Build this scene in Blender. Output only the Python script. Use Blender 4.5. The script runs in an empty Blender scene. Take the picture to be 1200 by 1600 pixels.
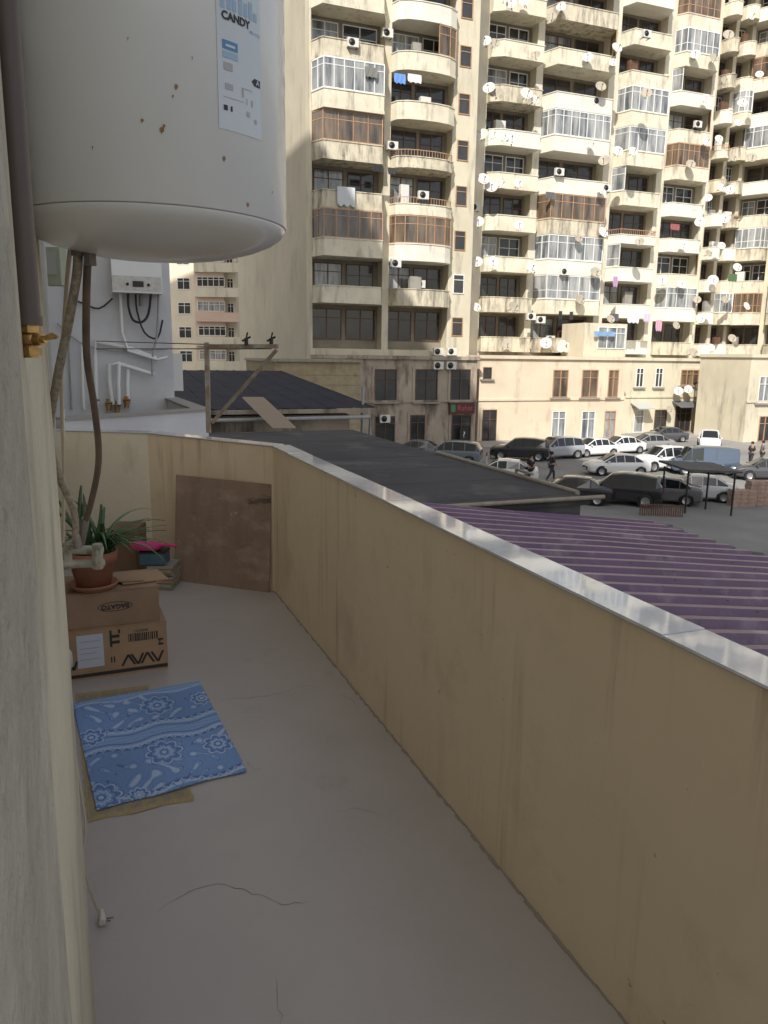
import bpy, math, random
from mathutils import Vector, Matrix
random.seed(7)
R=math.radians
COL=bpy.context.scene.collection
H=1.55; G=H-7.0
# ---------------- camera model
FPX=1202.0; PITCH=R(11.43); ROLL=R(0.8)
Fv=Vector((0,math.cos(PITCH),-math.sin(PITCH))); U0=Vector((0,math.sin(PITCH),math.cos(PITCH))); R0=Vector((1,0,0))
Rv=R0*math.cos(ROLL)+U0*math.sin(ROLL); Uv=-R0*math.sin(ROLL)+U0*math.cos(ROLL)
CAM=Vector((0,0,H))
cd=bpy.data.cameras.new('camera'); cam=bpy.data.objects.new('camera',cd); COL.objects.link(cam)
m=Matrix((Rv,Uv,-Fv)).transposed().to_4x4(); m.translation=CAM; cam.matrix_world=m
cd.sensor_fit='VERTICAL'; cd.sensor_height=32; cd.lens=FPX/1600*32; cd.clip_start=.02; cd.clip_end=3000
bpy.context.scene.camera=cam
def D(px,py): return Fv*FPX+Rv*(px-600)-Uv*(py-800)
def P(px,py,z):
    d=D(px,py); return CAM+d*((z-H)/d.z)
def PY(px,py,Y):
    d=D(px,py); return CAM+d*(Y/d.y)
CA,SA=.9330,.3600
def uv(p): return (CA*p.x+SA*p.y, -SA*p.x+CA*p.y)
def W(u,v,z=0): return Vector((CA*u-SA*v, SA*u+CA*v, z))
def PV(px,py,v):
    d=D(px,py); dv=-SA*d.x+CA*d.y; return CAM+d*(v/dv)
def U_at(px,v,py=450): return uv(PV(px,py,v))[0]
# ---------------- materials
def _n(nt,t,**k):
    n=nt.nodes.new(t)
    for a,b in k.items(): setattr(n,a,b)
    return n
def mat(name,c,rough=.8,c2=None,scale=3,stain=None,sscale=1.5,slo=.52,shi=.7,bump=0,bscale=40,metal=0,stretch=(1,1,1),sstretch=(1,1,1),spec=.5,attr=None,coat=0,stain2=None):
    M=bpy.data.materials.new(name); M.use_nodes=True; nt=M.node_tree; B=nt.nodes['Principled BSDF']
    B.inputs['Roughness'].default_value=rough; B.inputs['Metallic'].default_value=metal; B.inputs['Specular IOR Level'].default_value=spec
    B.inputs['Coat Weight'].default_value=coat
    B.inputs['Base Color'].default_value=(*c,1)
    tc=_n(nt,'ShaderNodeTexCoord')
    def noise(s,st,det=6,ro=.6):
        mp=_n(nt,'ShaderNodeMapping'); mp.inputs['Scale'].default_value=st; nt.links.new(tc.outputs['Object'],mp.inputs[0])
        n=_n(nt,'ShaderNodeTexNoise'); n.inputs['Scale'].default_value=s; n.inputs['Detail'].default_value=det; n.inputs['Roughness'].default_value=ro
        nt.links.new(mp.outputs[0],n.inputs['Vector']); return n.outputs['Fac']
    def rng(x,a,b):
        r=_n(nt,'ShaderNodeMapRange'); r.inputs[1].default_value=a; r.inputs[2].default_value=b; nt.links.new(x,r.inputs[0]); return r.outputs[0]
    def mix(f,a,b):
        x=_n(nt,'ShaderNodeMix',data_type='RGBA'); nt.links.new(f,x.inputs[0])
        for i,q in ((6,a),(7,b)):
            if isinstance(q,tuple): x.inputs[i].default_value=(*q,1)
            else: nt.links.new(q,x.inputs[i])
        return x.outputs[2]
    cur=tuple(c)
    if attr:
        at=_n(nt,'ShaderNodeAttribute',attribute_name=attr); cur=at.outputs['Color']
    if c2:
        cur=mix(rng(noise(scale,stretch),.35,.65),cur,tuple(c2))
    if stain:
        cur=mix(rng(noise(sscale,sstretch,8,.65),slo,shi),cur,tuple(stain))
    for s2 in ([stain2] if isinstance(stain2,tuple) else (stain2 or [])):
        f=rng(noise(s2[1],s2[2],6,.6),s2[3],s2[4])
        if len(s2)>5:
            g_=rng(noise(s2[5],(1,1,.6),3,.5),.48,.62)
            mu=_n(nt,'ShaderNodeMath',operation='MULTIPLY'); nt.links.new(f,mu.inputs[0]); nt.links.new(g_,mu.inputs[1]); f=mu.outputs[0]
        cur=mix(f,cur,tuple(s2[0]))
    if not isinstance(cur,tuple): nt.links.new(cur,B.inputs['Base Color'])
    if bump:
        bn=_n(nt,'ShaderNodeBump'); bn.inputs['Strength'].default_value=bump; bn.inputs['Distance'].default_value=.02
        nt.links.new(noise(bscale,(1,1,1),8),bn.inputs['Height']); nt.links.new(bn.outputs[0],B.inputs['Normal'])
    return M
M={}
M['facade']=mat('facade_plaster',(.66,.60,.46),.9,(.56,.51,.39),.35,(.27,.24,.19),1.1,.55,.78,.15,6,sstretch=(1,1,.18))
M['sideshade']=mat('tower_side_shade_plaster',(.56,.50,.385),.9,(.48,.43,.33),.25,(.30,.26,.20),.5,.56,.85,.2,5,sstretch=(1,1,.4))  # raw dirty plaster, with side wall shade also put into the colour
M['facade2']=mat('facade_plaster_pale',(.72,.67,.54),.9,(.62,.57,.46),.35,(.30,.27,.22),1.1,.54,.78,.15,6,sstretch=(1,1,.18))
M['band']=mat('balcony_plaster',(.74,.69,.55),.9,(.62,.57,.45),.8,(.26,.22,.18),1.6,.53,.76,.2,6,sstretch=(1,1,.25))
M['band_b']=mat('balcony_plaster_stained',(.66,.60,.46),.9,(.52,.47,.36),1.2,(.20,.17,.14),1.9,.47,.66,.2,6,sstretch=(1,1,.2))
M['band_c']=mat('balcony_plaster_fresh',(.78,.75,.66),.9,(.70,.66,.56),.8,(.36,.32,.27),1.3,.6,.8,.2,6,sstretch=(1,1,.25))
M['recess_shade']=mat('loggia_shade_plaster',(.27,.24,.185),.9,(.20,.175,.135),.8)  # darker than the facade: loggia shade painted into the colour
M['peach']=mat('peach_plaster',(.72,.60,.45),.9,(.62,.52,.39),.5,(.34,.28,.21),1.2,.56,.8,.1,6,sstretch=(1,1,.3))
M['grime']=mat('grimy_plaster',(.45,.38,.30),.9,(.33,.275,.22),.5,(.13,.105,.085),1.0,.48,.64,.3,5,sstretch=(1,1,.3))
M['brown']=mat('brown_frame',(.40,.22,.12),.55,(.48,.29,.17),3)
M['dkbrown']=mat('dark_brown_frame',(.10,.05,.03),.6,(.15,.08,.05),3)
M['white']=mat('white_frame',(.78,.79,.78),.45)
M['glass']=mat('dark_glass',(.022,.025,.03),.08,(.05,.05,.05),.7,spec=.6)
M['curtain']=mat('curtained_glass',(.09,.105,.12),.10,(.44,.44,.43),1.1,spec=.7,stretch=(1.6,1.6,.25))
M['tint']=mat('brown_tinted_glass',(.035,.028,.025),.10,(.22,.16,.11),1.0,spec=.7,stretch=(1.6,1.6,.25))
M['concrete']=mat('old_concrete',(.34,.32,.28),.9,(.24,.22,.2),1,bump=.2)
M['asphalt']=mat('asphalt',(.25,.24,.23),.9,(.19,.185,.18),.25,(.30,.29,.275),.12,.5,.7,.3,30)
M['pave']=mat('pavement_concrete',(.38,.36,.33),.9,(.30,.28,.26),.8)
M['floor']=mat('painted_concrete_floor',(.475,.43,.39),.36,(.435,.395,.36),1.6,(.51,.465,.425),1.1,.5,.8,.08,25,stain2=[((.33,.285,.245),2.6,(1,1,1),.62,.78)])
M['crack']=mat('floor_crack',(.17,.145,.125),.9)
M['parapet']=mat('cream_painted_render',(.88,.725,.52),.7,(.82,.67,.475),1.3,(.70,.56,.39),3.5,.55,.85,.12,18,stain2=[((.56,.43,.28),14,(1,1,.05),.52,.66,1.3),((.60,.48,.33),1.4,(1,1,1),.58,.80),((.42,.33,.23),26,(1,1,1),.70,.74)])
M['endwall']=mat('cream_painted_render_end',(.86,.77,.60),.75,(.78,.69,.53),1.8,(.58,.49,.37),5,.58,.8,.15,18,sstretch=(1.2,1.2,.3))
M['leftwall']=mat('rough_cream_plaster',(.62,.57,.45),.85,(.52,.475,.37),3,(.38,.34,.26),3,.52,.72,.7,14)
M['bouncewall']=mat('pale_bounce_plaster',(.78,.74,.66),.9,(.72,.68,.60),.4)  # unseen blocks only, kept pale to bounce light onto the balcony
M['greywall']=mat('rough_grey_plaster',(.46,.43,.37),.9,(.36,.335,.285),9,(.56,.53,.45),5,.50,.66,1.0,20)
M['tile']=mat('glazed_sky_tinted_tile',(.74,.77,.83),.07,(.67,.70,.77),6,(.82,.84,.88),9,.5,.62,spec=1.0,coat=.6)  # glossy tile, with sky reflection painted into the bluish white base
M['grout']=mat('grout_edge',(.30,.26,.21),.9)
M['wwall']=mat('white_painted_wall',(.66,.66,.67),.8,(.57,.57,.59),1.5,(.40,.39,.37),1.5,.56,.75,.15,12,sstretch=(1,1,.4))
M['enamel']=mat('white_enamel',(.76,.77,.765),.27,(.72,.73,.72),1.5,coat=.3)
M['seam']=mat('soft_seam',(.48,.47,.45),.7)
M['rust']=mat('rust_spot',(.22,.11,.045),.9,(.36,.22,.10),60)
M['label_w']=mat('sticker_grey',(.60,.65,.69),.5)
M['blue_ink']=mat('blue_ink',(.10,.24,.50),.5); M['black_ink']=mat('black_ink',(.03,.03,.035),.6)
M['pale_ink']=mat('pale_ink',(.42,.42,.43),.6); M['skyblue']=mat('pale_blue_print',(.33,.48,.64),.5)
M['pipe_dark']=mat('dark_brown_pipe',(.085,.062,.055),.5,(.11,.08,.07),6)
M['pipe_grey']=mat('grey_plastic_pipe',(.38,.38,.38),.5,(.30,.30,.29),9)
M['pvc']=mat('white_pvc',(.66,.64,.60),.45,(.52,.49,.43),20)
M['pvc_old']=mat('aged_pvc',(.40,.37,.30),.6,(.28,.255,.2),25,(.16,.14,.11),30,.50,.64)
M['brass']=mat('brass',(.58,.37,.14),.35,(.34,.21,.08),90,metal=.8)
M['hose']=mat('braided_hose',(.42,.37,.29),.6,(.22,.18,.14),110)
M['hose_br']=mat('brown_hose',(.10,.07,.055),.5,(.16,.115,.085),20)
M['cable']=mat('cream_cable',(.52,.45,.33),.55)
M['steel']=mat('weathered_steel',(.28,.26,.24),.55,(.18,.15,.12),12,metal=.5)
M['rustysteel']=mat('rusty_angle_iron',(.32,.28,.23),.7,(.24,.16,.10),10,(.44,.42,.38),6)
M['ply']=mat('weathered_plywood',(.34,.235,.165),.8,(.26,.18,.13),3.2,(.44,.34,.26),3,.52,.70,.15,30,stretch=(2.5,2.5,.6),sstretch=(1,1,2),stain2=[((.13,.095,.085),2.2,(1,1,3.5),.62,.67),((.50,.43,.36),9,(1,1,1),.66,.72)])
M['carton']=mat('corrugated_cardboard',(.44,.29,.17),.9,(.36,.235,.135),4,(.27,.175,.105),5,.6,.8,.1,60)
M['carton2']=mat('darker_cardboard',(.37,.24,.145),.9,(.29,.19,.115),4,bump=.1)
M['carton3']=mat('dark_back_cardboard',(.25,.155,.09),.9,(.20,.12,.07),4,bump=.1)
M['terra']=mat('terracotta',(.44,.19,.105),.75,(.35,.15,.085),8,(.50,.36,.27),6,.58,.75)
M['soil']=mat('soil',(.05,.035,.025),1)
M['aloe']=mat('aloe_leaf',(.06,.11,.055),.5,(.10,.16,.085),8,(.18,.21,.12),18,.6,.7)
M['leaf']=mat('strap_leaf',(.05,.12,.045),.4,(.11,.20,.08),10)
M['pink']=mat('pink_plastic',(.66,.05,.22),.35)
M['bluebox']=mat('blue_box',(.05,.12,.17),.5,(.09,.17,.22),14)
M['rug']=mat('woven_blue_mat',(.1,.2,.5),.85,attr='Col',bump=.3,bscale=220)
M['rugy']=mat('yellow_grey_mat',(.4,.3,.1),.85,attr='Col',bump=.3,bscale=200)
M['bitumen']=mat('bitumen_roof',(.060,.058,.064),.9,(.085,.082,.084),.5,(.14,.13,.12),.7,.56,.70,.4,8,spec=.25)
M['darksheet']=mat('dark_roof_sheet',(.024,.027,.042),.8,(.038,.041,.056),1.2,spec=.15)
M['purple']=mat('purple_roof_sheet',(.165,.08,.17),.38,(.11,.055,.12),1.1,(.30,.23,.28),1.0,.54,.74,.1,10,spec=.6,stain2=[((.07,.05,.07),3,(1,1,1),.62,.72)])
M['greysheet']=mat('dark_grey_roof_sheet',(.10,.10,.11),.6,(.07,.07,.08),2)
M['beigepipe']=mat('beige_pipe',(.36,.32,.24),.6,(.27,.23,.17),6)
M['dish']=mat('dish_paint',(.66,.64,.60),.5,(.54,.51,.46),2)
M['dish_d']=mat('dish_paint_dull',(.42,.38,.30),.6,(.32,.28,.22),2)
M['ac']=mat('ac_casing',(.66,.65,.61),.5)
M['black']=mat('black_plastic',(.02,.02,.02),.5)
M['tyre']=mat('tyre_rubber',(.02,.02,.02),.85)
M['rim']=mat('alloy_rim',(.42,.42,.43),.35,metal=.7)
M['carglass']=mat('car_glass',(.015,.018,.02),.05,spec=.8)
M['lampg']=mat('headlight_glass',(.6,.62,.65),.1,spec=.8); M['lampr']=mat('tail_light_red',(.35,.02,.02),.2)
M['brick']=mat('pale_red_block',(.42,.29,.23),.9,(.34,.24,.19),4,(.50,.44,.38),3,.52,.68)
M['ybrick']=mat('yellow_brick',(.42,.34,.22),.9,(.34,.27,.17),3,(.18,.14,.1),1,.56,.75)
M['pinkwall']=mat('pink_plaster',(.70,.53,.43),.9,(.62,.47,.38),.5)
M['yelwall']=mat('yellow_plaster',(.74,.67,.52),.9,(.66,.59,.46),.5)
M['skin']=mat('skin',(.40,.24,.17),.6)
M['green_sign']=mat('sign_green',(.04,.22,.09),.5); M['sign_red']=mat('sign_dark_red',(.09,.015,.02),.5)
def flat(c,r=.6): 
    k='cloth_%.2f_%.2f_%.2f_%.2f'%(*c,r)
    if k not in M: M[k]=mat('fabric_or_paint',c,r)
    return M[k]
# ---------------- mesh builder
class MB:
    def __init__(s): s.v=[];s.f=[];s.mi=[];s.sm=[];s.cols=None
    def add(s,vs,fs,mi=0,sm=False):
        o=len(s.v); s.v+= [tuple(v) for v in vs]
        for f in fs: s.f.append(tuple(o+i for i in f)); s.mi.append(mi); s.sm.append(sm)
    def hexa(s,p,mi=0):
        s.add(p,[(3,2,1,0),(4,5,6,7),(0,1,5,4),(1,2,6,5),(2,3,7,6),(3,0,4,7)],mi)
    def obox(s,o,ex,ey,ez,mi=0):
        o=Vector(o);ex=Vector(ex);ey=Vector(ey);ez=Vector(ez)
        s.hexa([o,o+ex,o+ex+ey,o+ey,o+ez,o+ex+ez,o+ex+ey+ez,o+ey+ez],mi)
    def box(s,x0,y0,z0,x1,y1,z1,mi=0): s.obox((x0,y0,z0),(x1-x0,0,0),(0,y1-y0,0),(0,0,z1-z0),mi)
    def uvbox(s,u0,v0,z0,u1,v1,z1,mi=0):
        s.hexa([W(u0,v0,z0),W(u1,v0,z0),W(u1,v1,z0),W(u0,v1,z0),W(u0,v0,z1),W(u1,v0,z1),W(u1,v1,z1),W(u0,v1,z1)],mi)
    def prism(s,poly,z0,z1,mi=0):
        n=len(poly); vs=[(p[0],p[1],z0) for p in poly]+[(p[0],p[1],z1) for p in poly]
        s.add(vs,[tuple(range(n))[::-1],tuple(range(n,2*n))]+[(i,(i+1)%n,n+(i+1)%n,n+i) for i in range(n)],mi)
    def tube(s,pts,r,seg=8,mi=0,smooth=True,interp=0,cap=True):
        pts=[Vector(p) for p in pts]
        rs=list(r) if isinstance(r,(list,tuple)) else [r]*len(pts)
        if interp:
            q=[];qr=[]
            for i in range(len(pts)-1):
                p0=pts[max(i-1,0)];p1=pts[i];p2=pts[i+1];p3=pts[min(i+2,len(pts)-1)]
                for k in range(interp):
                    t=k/interp
                    q.append(.5*((2*p1)+(p2-p0)*t+(2*p0-5*p1+4*p2-p3)*t*t+(3*p1-p0-3*p2+p3)*t**3)); qr.append(rs[i]*(1-t)+rs[i+1]*t)
            q.append(pts[-1]);qr.append(rs[-1]); pts=q;rs=qr
        n=len(pts); t0=(pts[1]-pts[0]).normalized(); nn=t0.orthogonal().normalized(); vs=[]
        for i,p in enumerate(pts):
            t=(pts[min(i+1,n-1)]-pts[max(i-1,0)]).normalized()
            nn=(nn-t*nn.dot(t)); nn=nn.normalized() if nn.length>1e-6 else t.orthogonal().normalized()
            b=t.cross(nn)
            for k in range(seg):
                a=2*math.pi*k/seg; vs.append(p+(nn*math.cos(a)+b*math.sin(a))*rs[i])
        fs=[(i*seg+k,i*seg+(k+1)%seg,(i+1)*seg+(k+1)%seg,(i+1)*seg+k) for i in range(n-1) for k in range(seg)]
        s.add(vs,fs,mi,smooth)
        if cap: s.add(vs[:seg],[tuple(range(seg))[::-1]],mi); s.add(vs[-seg:],[tuple(range(seg))],mi)
    def lathe(s,c,prof,seg=32,mi=0,ax=None,smooth=True):
        c=Vector(c); az=Vector(ax or (0,0,1)).normalized(); ux=az.orthogonal().normalized(); uy=az.cross(ux); vs=[]
        for r,z in prof:
            for k in range(seg):
                a=2*math.pi*k/seg; vs.append(c+(ux*math.cos(a)+uy*math.sin(a))*r+az*z)
        s.add(vs,[(i*seg+k,i*seg+(k+1)%seg,(i+1)*seg+(k+1)%seg,(i+1)*seg+k) for i in range(len(prof)-1) for k in range(seg)],mi,smooth)
    def strip(s,pts,d0,d1,z0,z1,mi=0):
        a=offs(pts,d0);b=offs(pts,d1);n=len(a)
        vs=[(p[0],p[1],z0) for p in a]+[(p[0],p[1],z0) for p in b]+[(p[0],p[1],z1) for p in a]+[(p[0],p[1],z1) for p in b]
        fs=[]
        for i in range(n-1):
            fs+=[(i,i+1,2*n+i+1,2*n+i),(n+i+1,n+i,3*n+i,3*n+i+1),(2*n+i,2*n+i+1,3*n+i+1,3*n+i),(i+1,i,n+i,n+i+1)]
        fs+=[(0,2*n,3*n,n),(n-1,2*n-1,4*n-1,3*n-1)]
        s.add(vs,fs,mi)
    def clean(s):
        used=sorted({i for f in s.f for i in f}); mp={o:i for i,o in enumerate(used)}
        s.v=[s.v[i] for i in used]; s.f=[tuple(mp[i] for i in f) for f in s.f]
    def build(s,name,mats,parent=None,wc=True,sharp=None):
        if not s.cols: s.clean()
        me=bpy.data.meshes.new(name); me.from_pydata(s.v,[],s.f)
        for mm in (mats if isinstance(mats,(list,tuple)) else [mats]): me.materials.append(mm)
        me.polygons.foreach_set('material_index',s.mi); me.polygons.foreach_set('use_smooth',s.sm)
        if s.cols:
            at=me.color_attributes.new('Col','FLOAT_COLOR','POINT')
            at.data.foreach_set('color',[x for c in s.cols for x in (*c,1)])
        me.update()
        import bmesh
        if not s.cols:
            bm=bmesh.new(); bm.from_mesh(me); bmesh.ops.recalc_face_normals(bm,faces=bm.faces); bm.to_mesh(me); bm.free()
        if sharp is not None:
            me.polygons.foreach_set('use_smooth',[True]*len(me.polygons)); me.set_sharp_from_angle(angle=R(sharp))
        o=bpy.data.objects.new(name,me); COL.objects.link(o)
        if parent is not None:
            o.parent=parent
            if wc and parent.type=='EMPTY': o.matrix_parent_inverse=parent.matrix_basis.inverted()
        return o
def offs(pts,d):
    pts=[Vector((p[0],p[1])) for p in pts]; out=[]
    for i,p in enumerate(pts):
        ns=[]
        if i>0: t=(p-pts[i-1]).normalized(); ns.append(Vector((t.y,-t.x)))
        if i<len(pts)-1: t=(pts[i+1]-p).normalized(); ns.append(Vector((t.y,-t.x)))
        if len(ns)==1: out.append(p+ns[0]*d)
        else:
            b=(ns[0]+ns[1]).normalized(); out.append(p+b*(d/max(b.dot(ns[0]),.3)))
    return out
def tag(o,label,cat,group=None,kind=None):
    if kind: o['kind']=kind
    if label: o['label']=label
    if cat: o['category']=cat
    if group: o['group']=group
    return o
def thing(name,label,cat,loc=(0,0,0),rz=0,group=None):
    o=bpy.data.objects.new(name,None); COL.objects.link(o); o.empty_display_size=.1
    o.matrix_basis=Matrix.Translation(Vector(loc))@Matrix.Rotation(rz,4,'Z')
    return tag(o,label,cat,group)
def struct(name,mb,mt):
    o=mb.build(name,mt); o['kind']='structure'; return o
def copy_tree(o,parent=None,**k):
    c=o.copy(); COL.objects.link(c)
    if parent is not None: c.parent=parent
    for ch in list(o.children): copy_tree(ch,c)
    return c
def text_mesh(name,s,size,mp,mt,parent,wc=True,bold=0,align='CENTER'):
    cu=bpy.data.curves.new(name,'FONT'); cu.body=s; cu.size=size; cu.align_x=align; cu.align_y='CENTER'; cu.offset=bold; cu.resolution_u=3
    t=bpy.data.objects.new('tmp',cu); COL.objects.link(t); bpy.context.view_layer.update()
    me=bpy.data.meshes.new_from_object(t.evaluated_get(bpy.context.evaluated_depsgraph_get()))
    b=MB(); b.add([mp(v.co.x,v.co.y) for v in me.vertices],[tuple(p.vertices) for p in me.polygons])
    bpy.data.objects.remove(t); return b.build(name,mt,parent,wc)

# ================= LIGHT
sc=bpy.context.scene
sc.view_settings.view_transform='Standard'
SU,SV,SZ=.45,.60,.66
sunv=(W(-SU,-SV)+Vector((0,0,SZ))).normalized()
w=bpy.data.worlds.new('World'); sc.world=w; w.use_nodes=True; nt=w.node_tree
sk=nt.nodes.new('ShaderNodeTexSky'); sk.sky_type='NISHITA'; sk.sun_disc=False; sk.dust_density=1.5; sk.air_density=1.2
sk.sun_elevation=math.asin(sunv.z); sk.sun_rotation=math.atan2(sunv.x,sunv.y)
hs=nt.nodes.new('ShaderNodeHueSaturation'); hs.inputs['Saturation'].default_value=.45
mx=nt.nodes.new('ShaderNodeMix'); mx.data_type='RGBA'; mx.blend_type='MULTIPLY'; mx.inputs[0].default_value=1; mx.inputs[7].default_value=(1.0,.965,.93,1)
nt.links.new(sk.outputs[0],hs.inputs['Color']); nt.links.new(hs.outputs[0],mx.inputs[6]); nt.links.new(mx.outputs[2],nt.nodes['Background'].inputs[0]); nt.nodes['Background'].inputs[1].default_value=.185
sl=bpy.data.lights.new('sun','SUN'); sl.energy=5.0; sl.angle=R(.5); sl.color=(1,.96,.89)
so=bpy.data.objects.new('sun',sl); COL.objects.link(so); so.rotation_euler=sunv.to_track_quat('Z','Y').to_euler()

# ================= GROUND
b=MB(); b.add([(-900,-900,G),(900,-900,G),(900,900,G),(-900,900,G)],[(0,1,2,3)]); struct('ground',b,M['asphalt'])
b=MB(); b.uvbox(14,53.6,G-.1,48,60,G+.13); b.uvbox(48.02,56,G-.1,74,64,G+.13); struct('pavement',b,M['pave'])

# ================= OWN BUILDING (left) and balcony
L1=P(150,1600,0); L2=P(105,1062,0); La=P(126,1100,0)
wd=(L2-L1).normalized(); wd0=(La-L1).normalized(); wn=Vector((-wd.y,wd.x,0)) # wn points left
def onwall(t,z,off=0):
    dd=wd if t>L1.y else wd0
    p=L1+dd*((t-L1.y)/dd.y); return Vector((p.x,p.y,z))-wn*off
own=thing('apartment_building','own building whose rough cream plaster wall lines the left of the balcony','building',(-8,0,G))
ROOF=17.6+(16.9+14)*SZ/SU
b=MB(); b.uvbox(-30,-110,G,-14,62,ROOF); b.build('upper_shadow_block',M['bouncewall'],own)  # unseen mass, height and setback shaped for its shadow and open sky
b=MB(); b.uvbox(-13.99,-30,G,-2.75,30,3.2); b.build('low_unseen_block',M['bouncewall'],own)  # unseen step, kept low so sky light reaches the balcony
b=MB()
q=[onwall(.47,0),onwall(L1.y,0),onwall(9.2,0),W(-2.7,9.6),W(-2.7,.3)]
b.prism([(p.x,p.y) for p in q],G,3.3); b.build('plaster_wall',M['leftwall'],own)
b=MB(); q=[onwall(.14,0,.004),onwall(.465,0,.004),onwall(.465,0,-2.0),onwall(.14,0,-2.0)]
b.prism([(p.x,p.y) for p in q],G,3.3); o=b.build('door_jamb',M['greywall'],own); o['label']='rough grey plastered wall edge close to the camera'

near=P(980,1600,0); c1=P(430,925,0); c2=P(240,878,0); e0=c1+(near-c1)*1.9; c3=onwall(c2.y+.15,0,-.02)
pl=[(e0.x,e0.y),(c1.x,c1.y),(c2.x,c2.y),(c3.x,c3.y)]
fl=MB(); fq=[(p[0],p[1]) for p in offs(pl,.0)]+[tuple(onwall(-2,0,-.01)[:2])]
fl.prism([Vector(p) for p in fq],-.16,0)
rc=random.Random(11)
def crackline(pp,wd_):
    pts=[P(x,y,.0008) for x,y in pp]; out=[]
    for i in range(len(pts)-1):
        a,c=pts[i],pts[i+1]; n=max(2,int((c-a).length/.018)); t=(c-a).normalized(); nn=Vector((-t.y,t.x,0))
        for k in range(n): out.append(a.lerp(c,k/n)+nn*rc.uniform(-.006,.006))
    out.append(pts[-1]); vs=[]
    for i,p in enumerate(out):
        t=(out[min(i+1,len(out)-1)]-out[max(i-1,0)]).normalized(); nn=Vector((-t.y,t.x,0)); ww=wd_*rc.uniform(.25,1)*(0.3 if i in (0,len(out)-1) else 1)
        vs+=[p-nn*ww,p+nn*ww]
    fl.add(vs,[(2*i,2*i+2,2*i+3,2*i+1) for i in range(len(out)-1)],1)
crackline([(245,1425),(275,1405),(305,1388),(350,1380),(395,1396),(440,1412),(482,1408)],.0011)
crackline([(345,1093),(395,1090),(440,1083),(470,1070),(500,1074)],.0014)
crackline([(385,1190),(397,1203),(412,1199)],.001)
crackline([(428,1530),(436,1565),(441,1610)],.0008)
crackline([(520,1270),(560,1262),(604,1275)],.0007)
crackline([(560,1105),(548,1092),(530,1086)],.001)
struct('floor',fl,[M['floor'],M['crack']])
par=thing('balcony_wall','cream painted solid balcony parapet with shiny tiled coping on top','parapet',(c1.x,c1.y,0))
PH=.970
b=MB(); b.strip(pl[:2]+[pl[2]],0,.10,-.3,PH)
b.build('wall',M['parapet'],par)
b=MB(); b.strip([pl[2],pl[3]],.0,.10,0,PH); b.build('end_wall',M['endwall'],par)
b=MB(); b.strip(pl,-.004,.104,PH+.0005,PH+.004); b.build('mortar_bed',M['grout'],par)
b=MB(); rr=random.Random(5)
for (a_,c_) in ((pl[0],pl[1]),(pl[1],pl[2])):
    a_=Vector((*a_,0));c_=Vector((*c_,0)); t=(c_-a_); L=t.length; t/=L; nn=Vector((-t.y,t.x,0)); n=int(L/.03)
    for i in range(n):
        p=a_+t*(i*L/n); q_=a_+t*((i+1)*L/n+.001); w0=rr.uniform(.002,.012)
        b.hexa([p,q_,q_+nn*w0,p+nn*w0,p+Vector((0,0,.004)),q_+Vector((0,0,rr.uniform(.002,.008))),q_+nn*w0+Vector((0,0,.0015)),p+nn*w0+Vector((0,0,.0015))])
o=b.build('base_crack_filler',M['grout'],par); o['kind']='stuff'
jt=P(800,857,PH)
b=MB(); A_=Vector(pl[0]);B_=Vector(pl[1]);Lp=(B_-A_).length;t_=(B_-A_)/Lp
dj=(Vector(jt[:2])-A_).length; cuts=[0,Lp]; k=dj
while k>0: k-=.80
k+=.80
while k<Lp: cuts.append(k); k+=.80
cuts=sorted(cuts)
for i in range(len(cuts)-1):
    p=A_+t_*(cuts[i]+.002); q=A_+t_*(cuts[i+1]-.002)
    if (q-p).length>.03: b.strip([p,q],-.009,.106,PH+.0045,PH+.011+.0015*(i%2))
for a_,c_ in ((pl[1],pl[2]),(pl[2],pl[3])):
    a_=Vector(a_);c_=Vector(c_);n=max(1,round((c_-a_).length/.6))
    for i in range(n):
        p=a_.lerp(c_,i/n+.004);q=a_.lerp(c_,(i+1)/n-.004); b.strip([p,q],-.009,.106,PH+.0045,PH+.011)
b.build('coping',M['tile'],par)

n1=P(100,655,1.05); n2=P(325,640,1.05); n3=P(247,612,1.05)
nb=thing('neighbour_balcony_wall','low white L-shaped balcony wall of the neighbour beyond the end parapet','parapet',(n2.x,n2.y,0))
b=MB(); b.strip([n1,n2,n3],-.12,.0,-1.0,1.04); b.build('wall',M['wwall'],nb)
b=MB(); b.strip([n1,n2,n3],-.14,.02,1.041,1.06); b.build('coping',M['pave'],nb)
ww=thing('white_utility_wall','white painted wall carrying the gas boiler and white pipes beyond the balcony','wall',(W(0,8.6,0)))
VW=9.0
uR=U_at(266,VW); b=MB(); b.uvbox(-2.5,VW,G,uR,VW+1.6,4.2); b.build('wall',M['wwall'],ww)

# ================= WATER HEATER
hc=Vector((-.388,1.345,0)); hr=.218; hz=1.756
ht=thing('water_heater','large white cylindrical water heater with rust spots hung high on the left wall','water heater',(hc.x,hc.y,hz))
b=MB(); b.lathe(hc,[(hr-.002,hz),(hr,hz+.0015),(hr,hz+.85),(hr-.03,hz+.88),(0,hz+.885)],96); b.build('tank_body',M['enamel'],ht)
b=MB(); b.lathe(hc,[(hr-.003,hz+.001),(hr-.0035,hz-.0003),(hr-.0035,hz-.0016)],96); b.build('seam_ring',M['seam'],ht)
b=MB(); b.lathe(hc,[(hr-.002,hz-.0014),(hr-.003,hz-.005),(hr-.010,hz-.013),(hr-.024,hz-.022),(hr-.048,hz-.032),(hr-.078,hz-.040),(hr-.11,hz-.046),(hr-.15,hz-.050),(.03,hz-.053),(0,hz-.053)],96); b.build('bottom_cap',M['enamel'],ht)
camdir=math.atan2(CAM.y-hc.y,CAM.x-hc.x)
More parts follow.
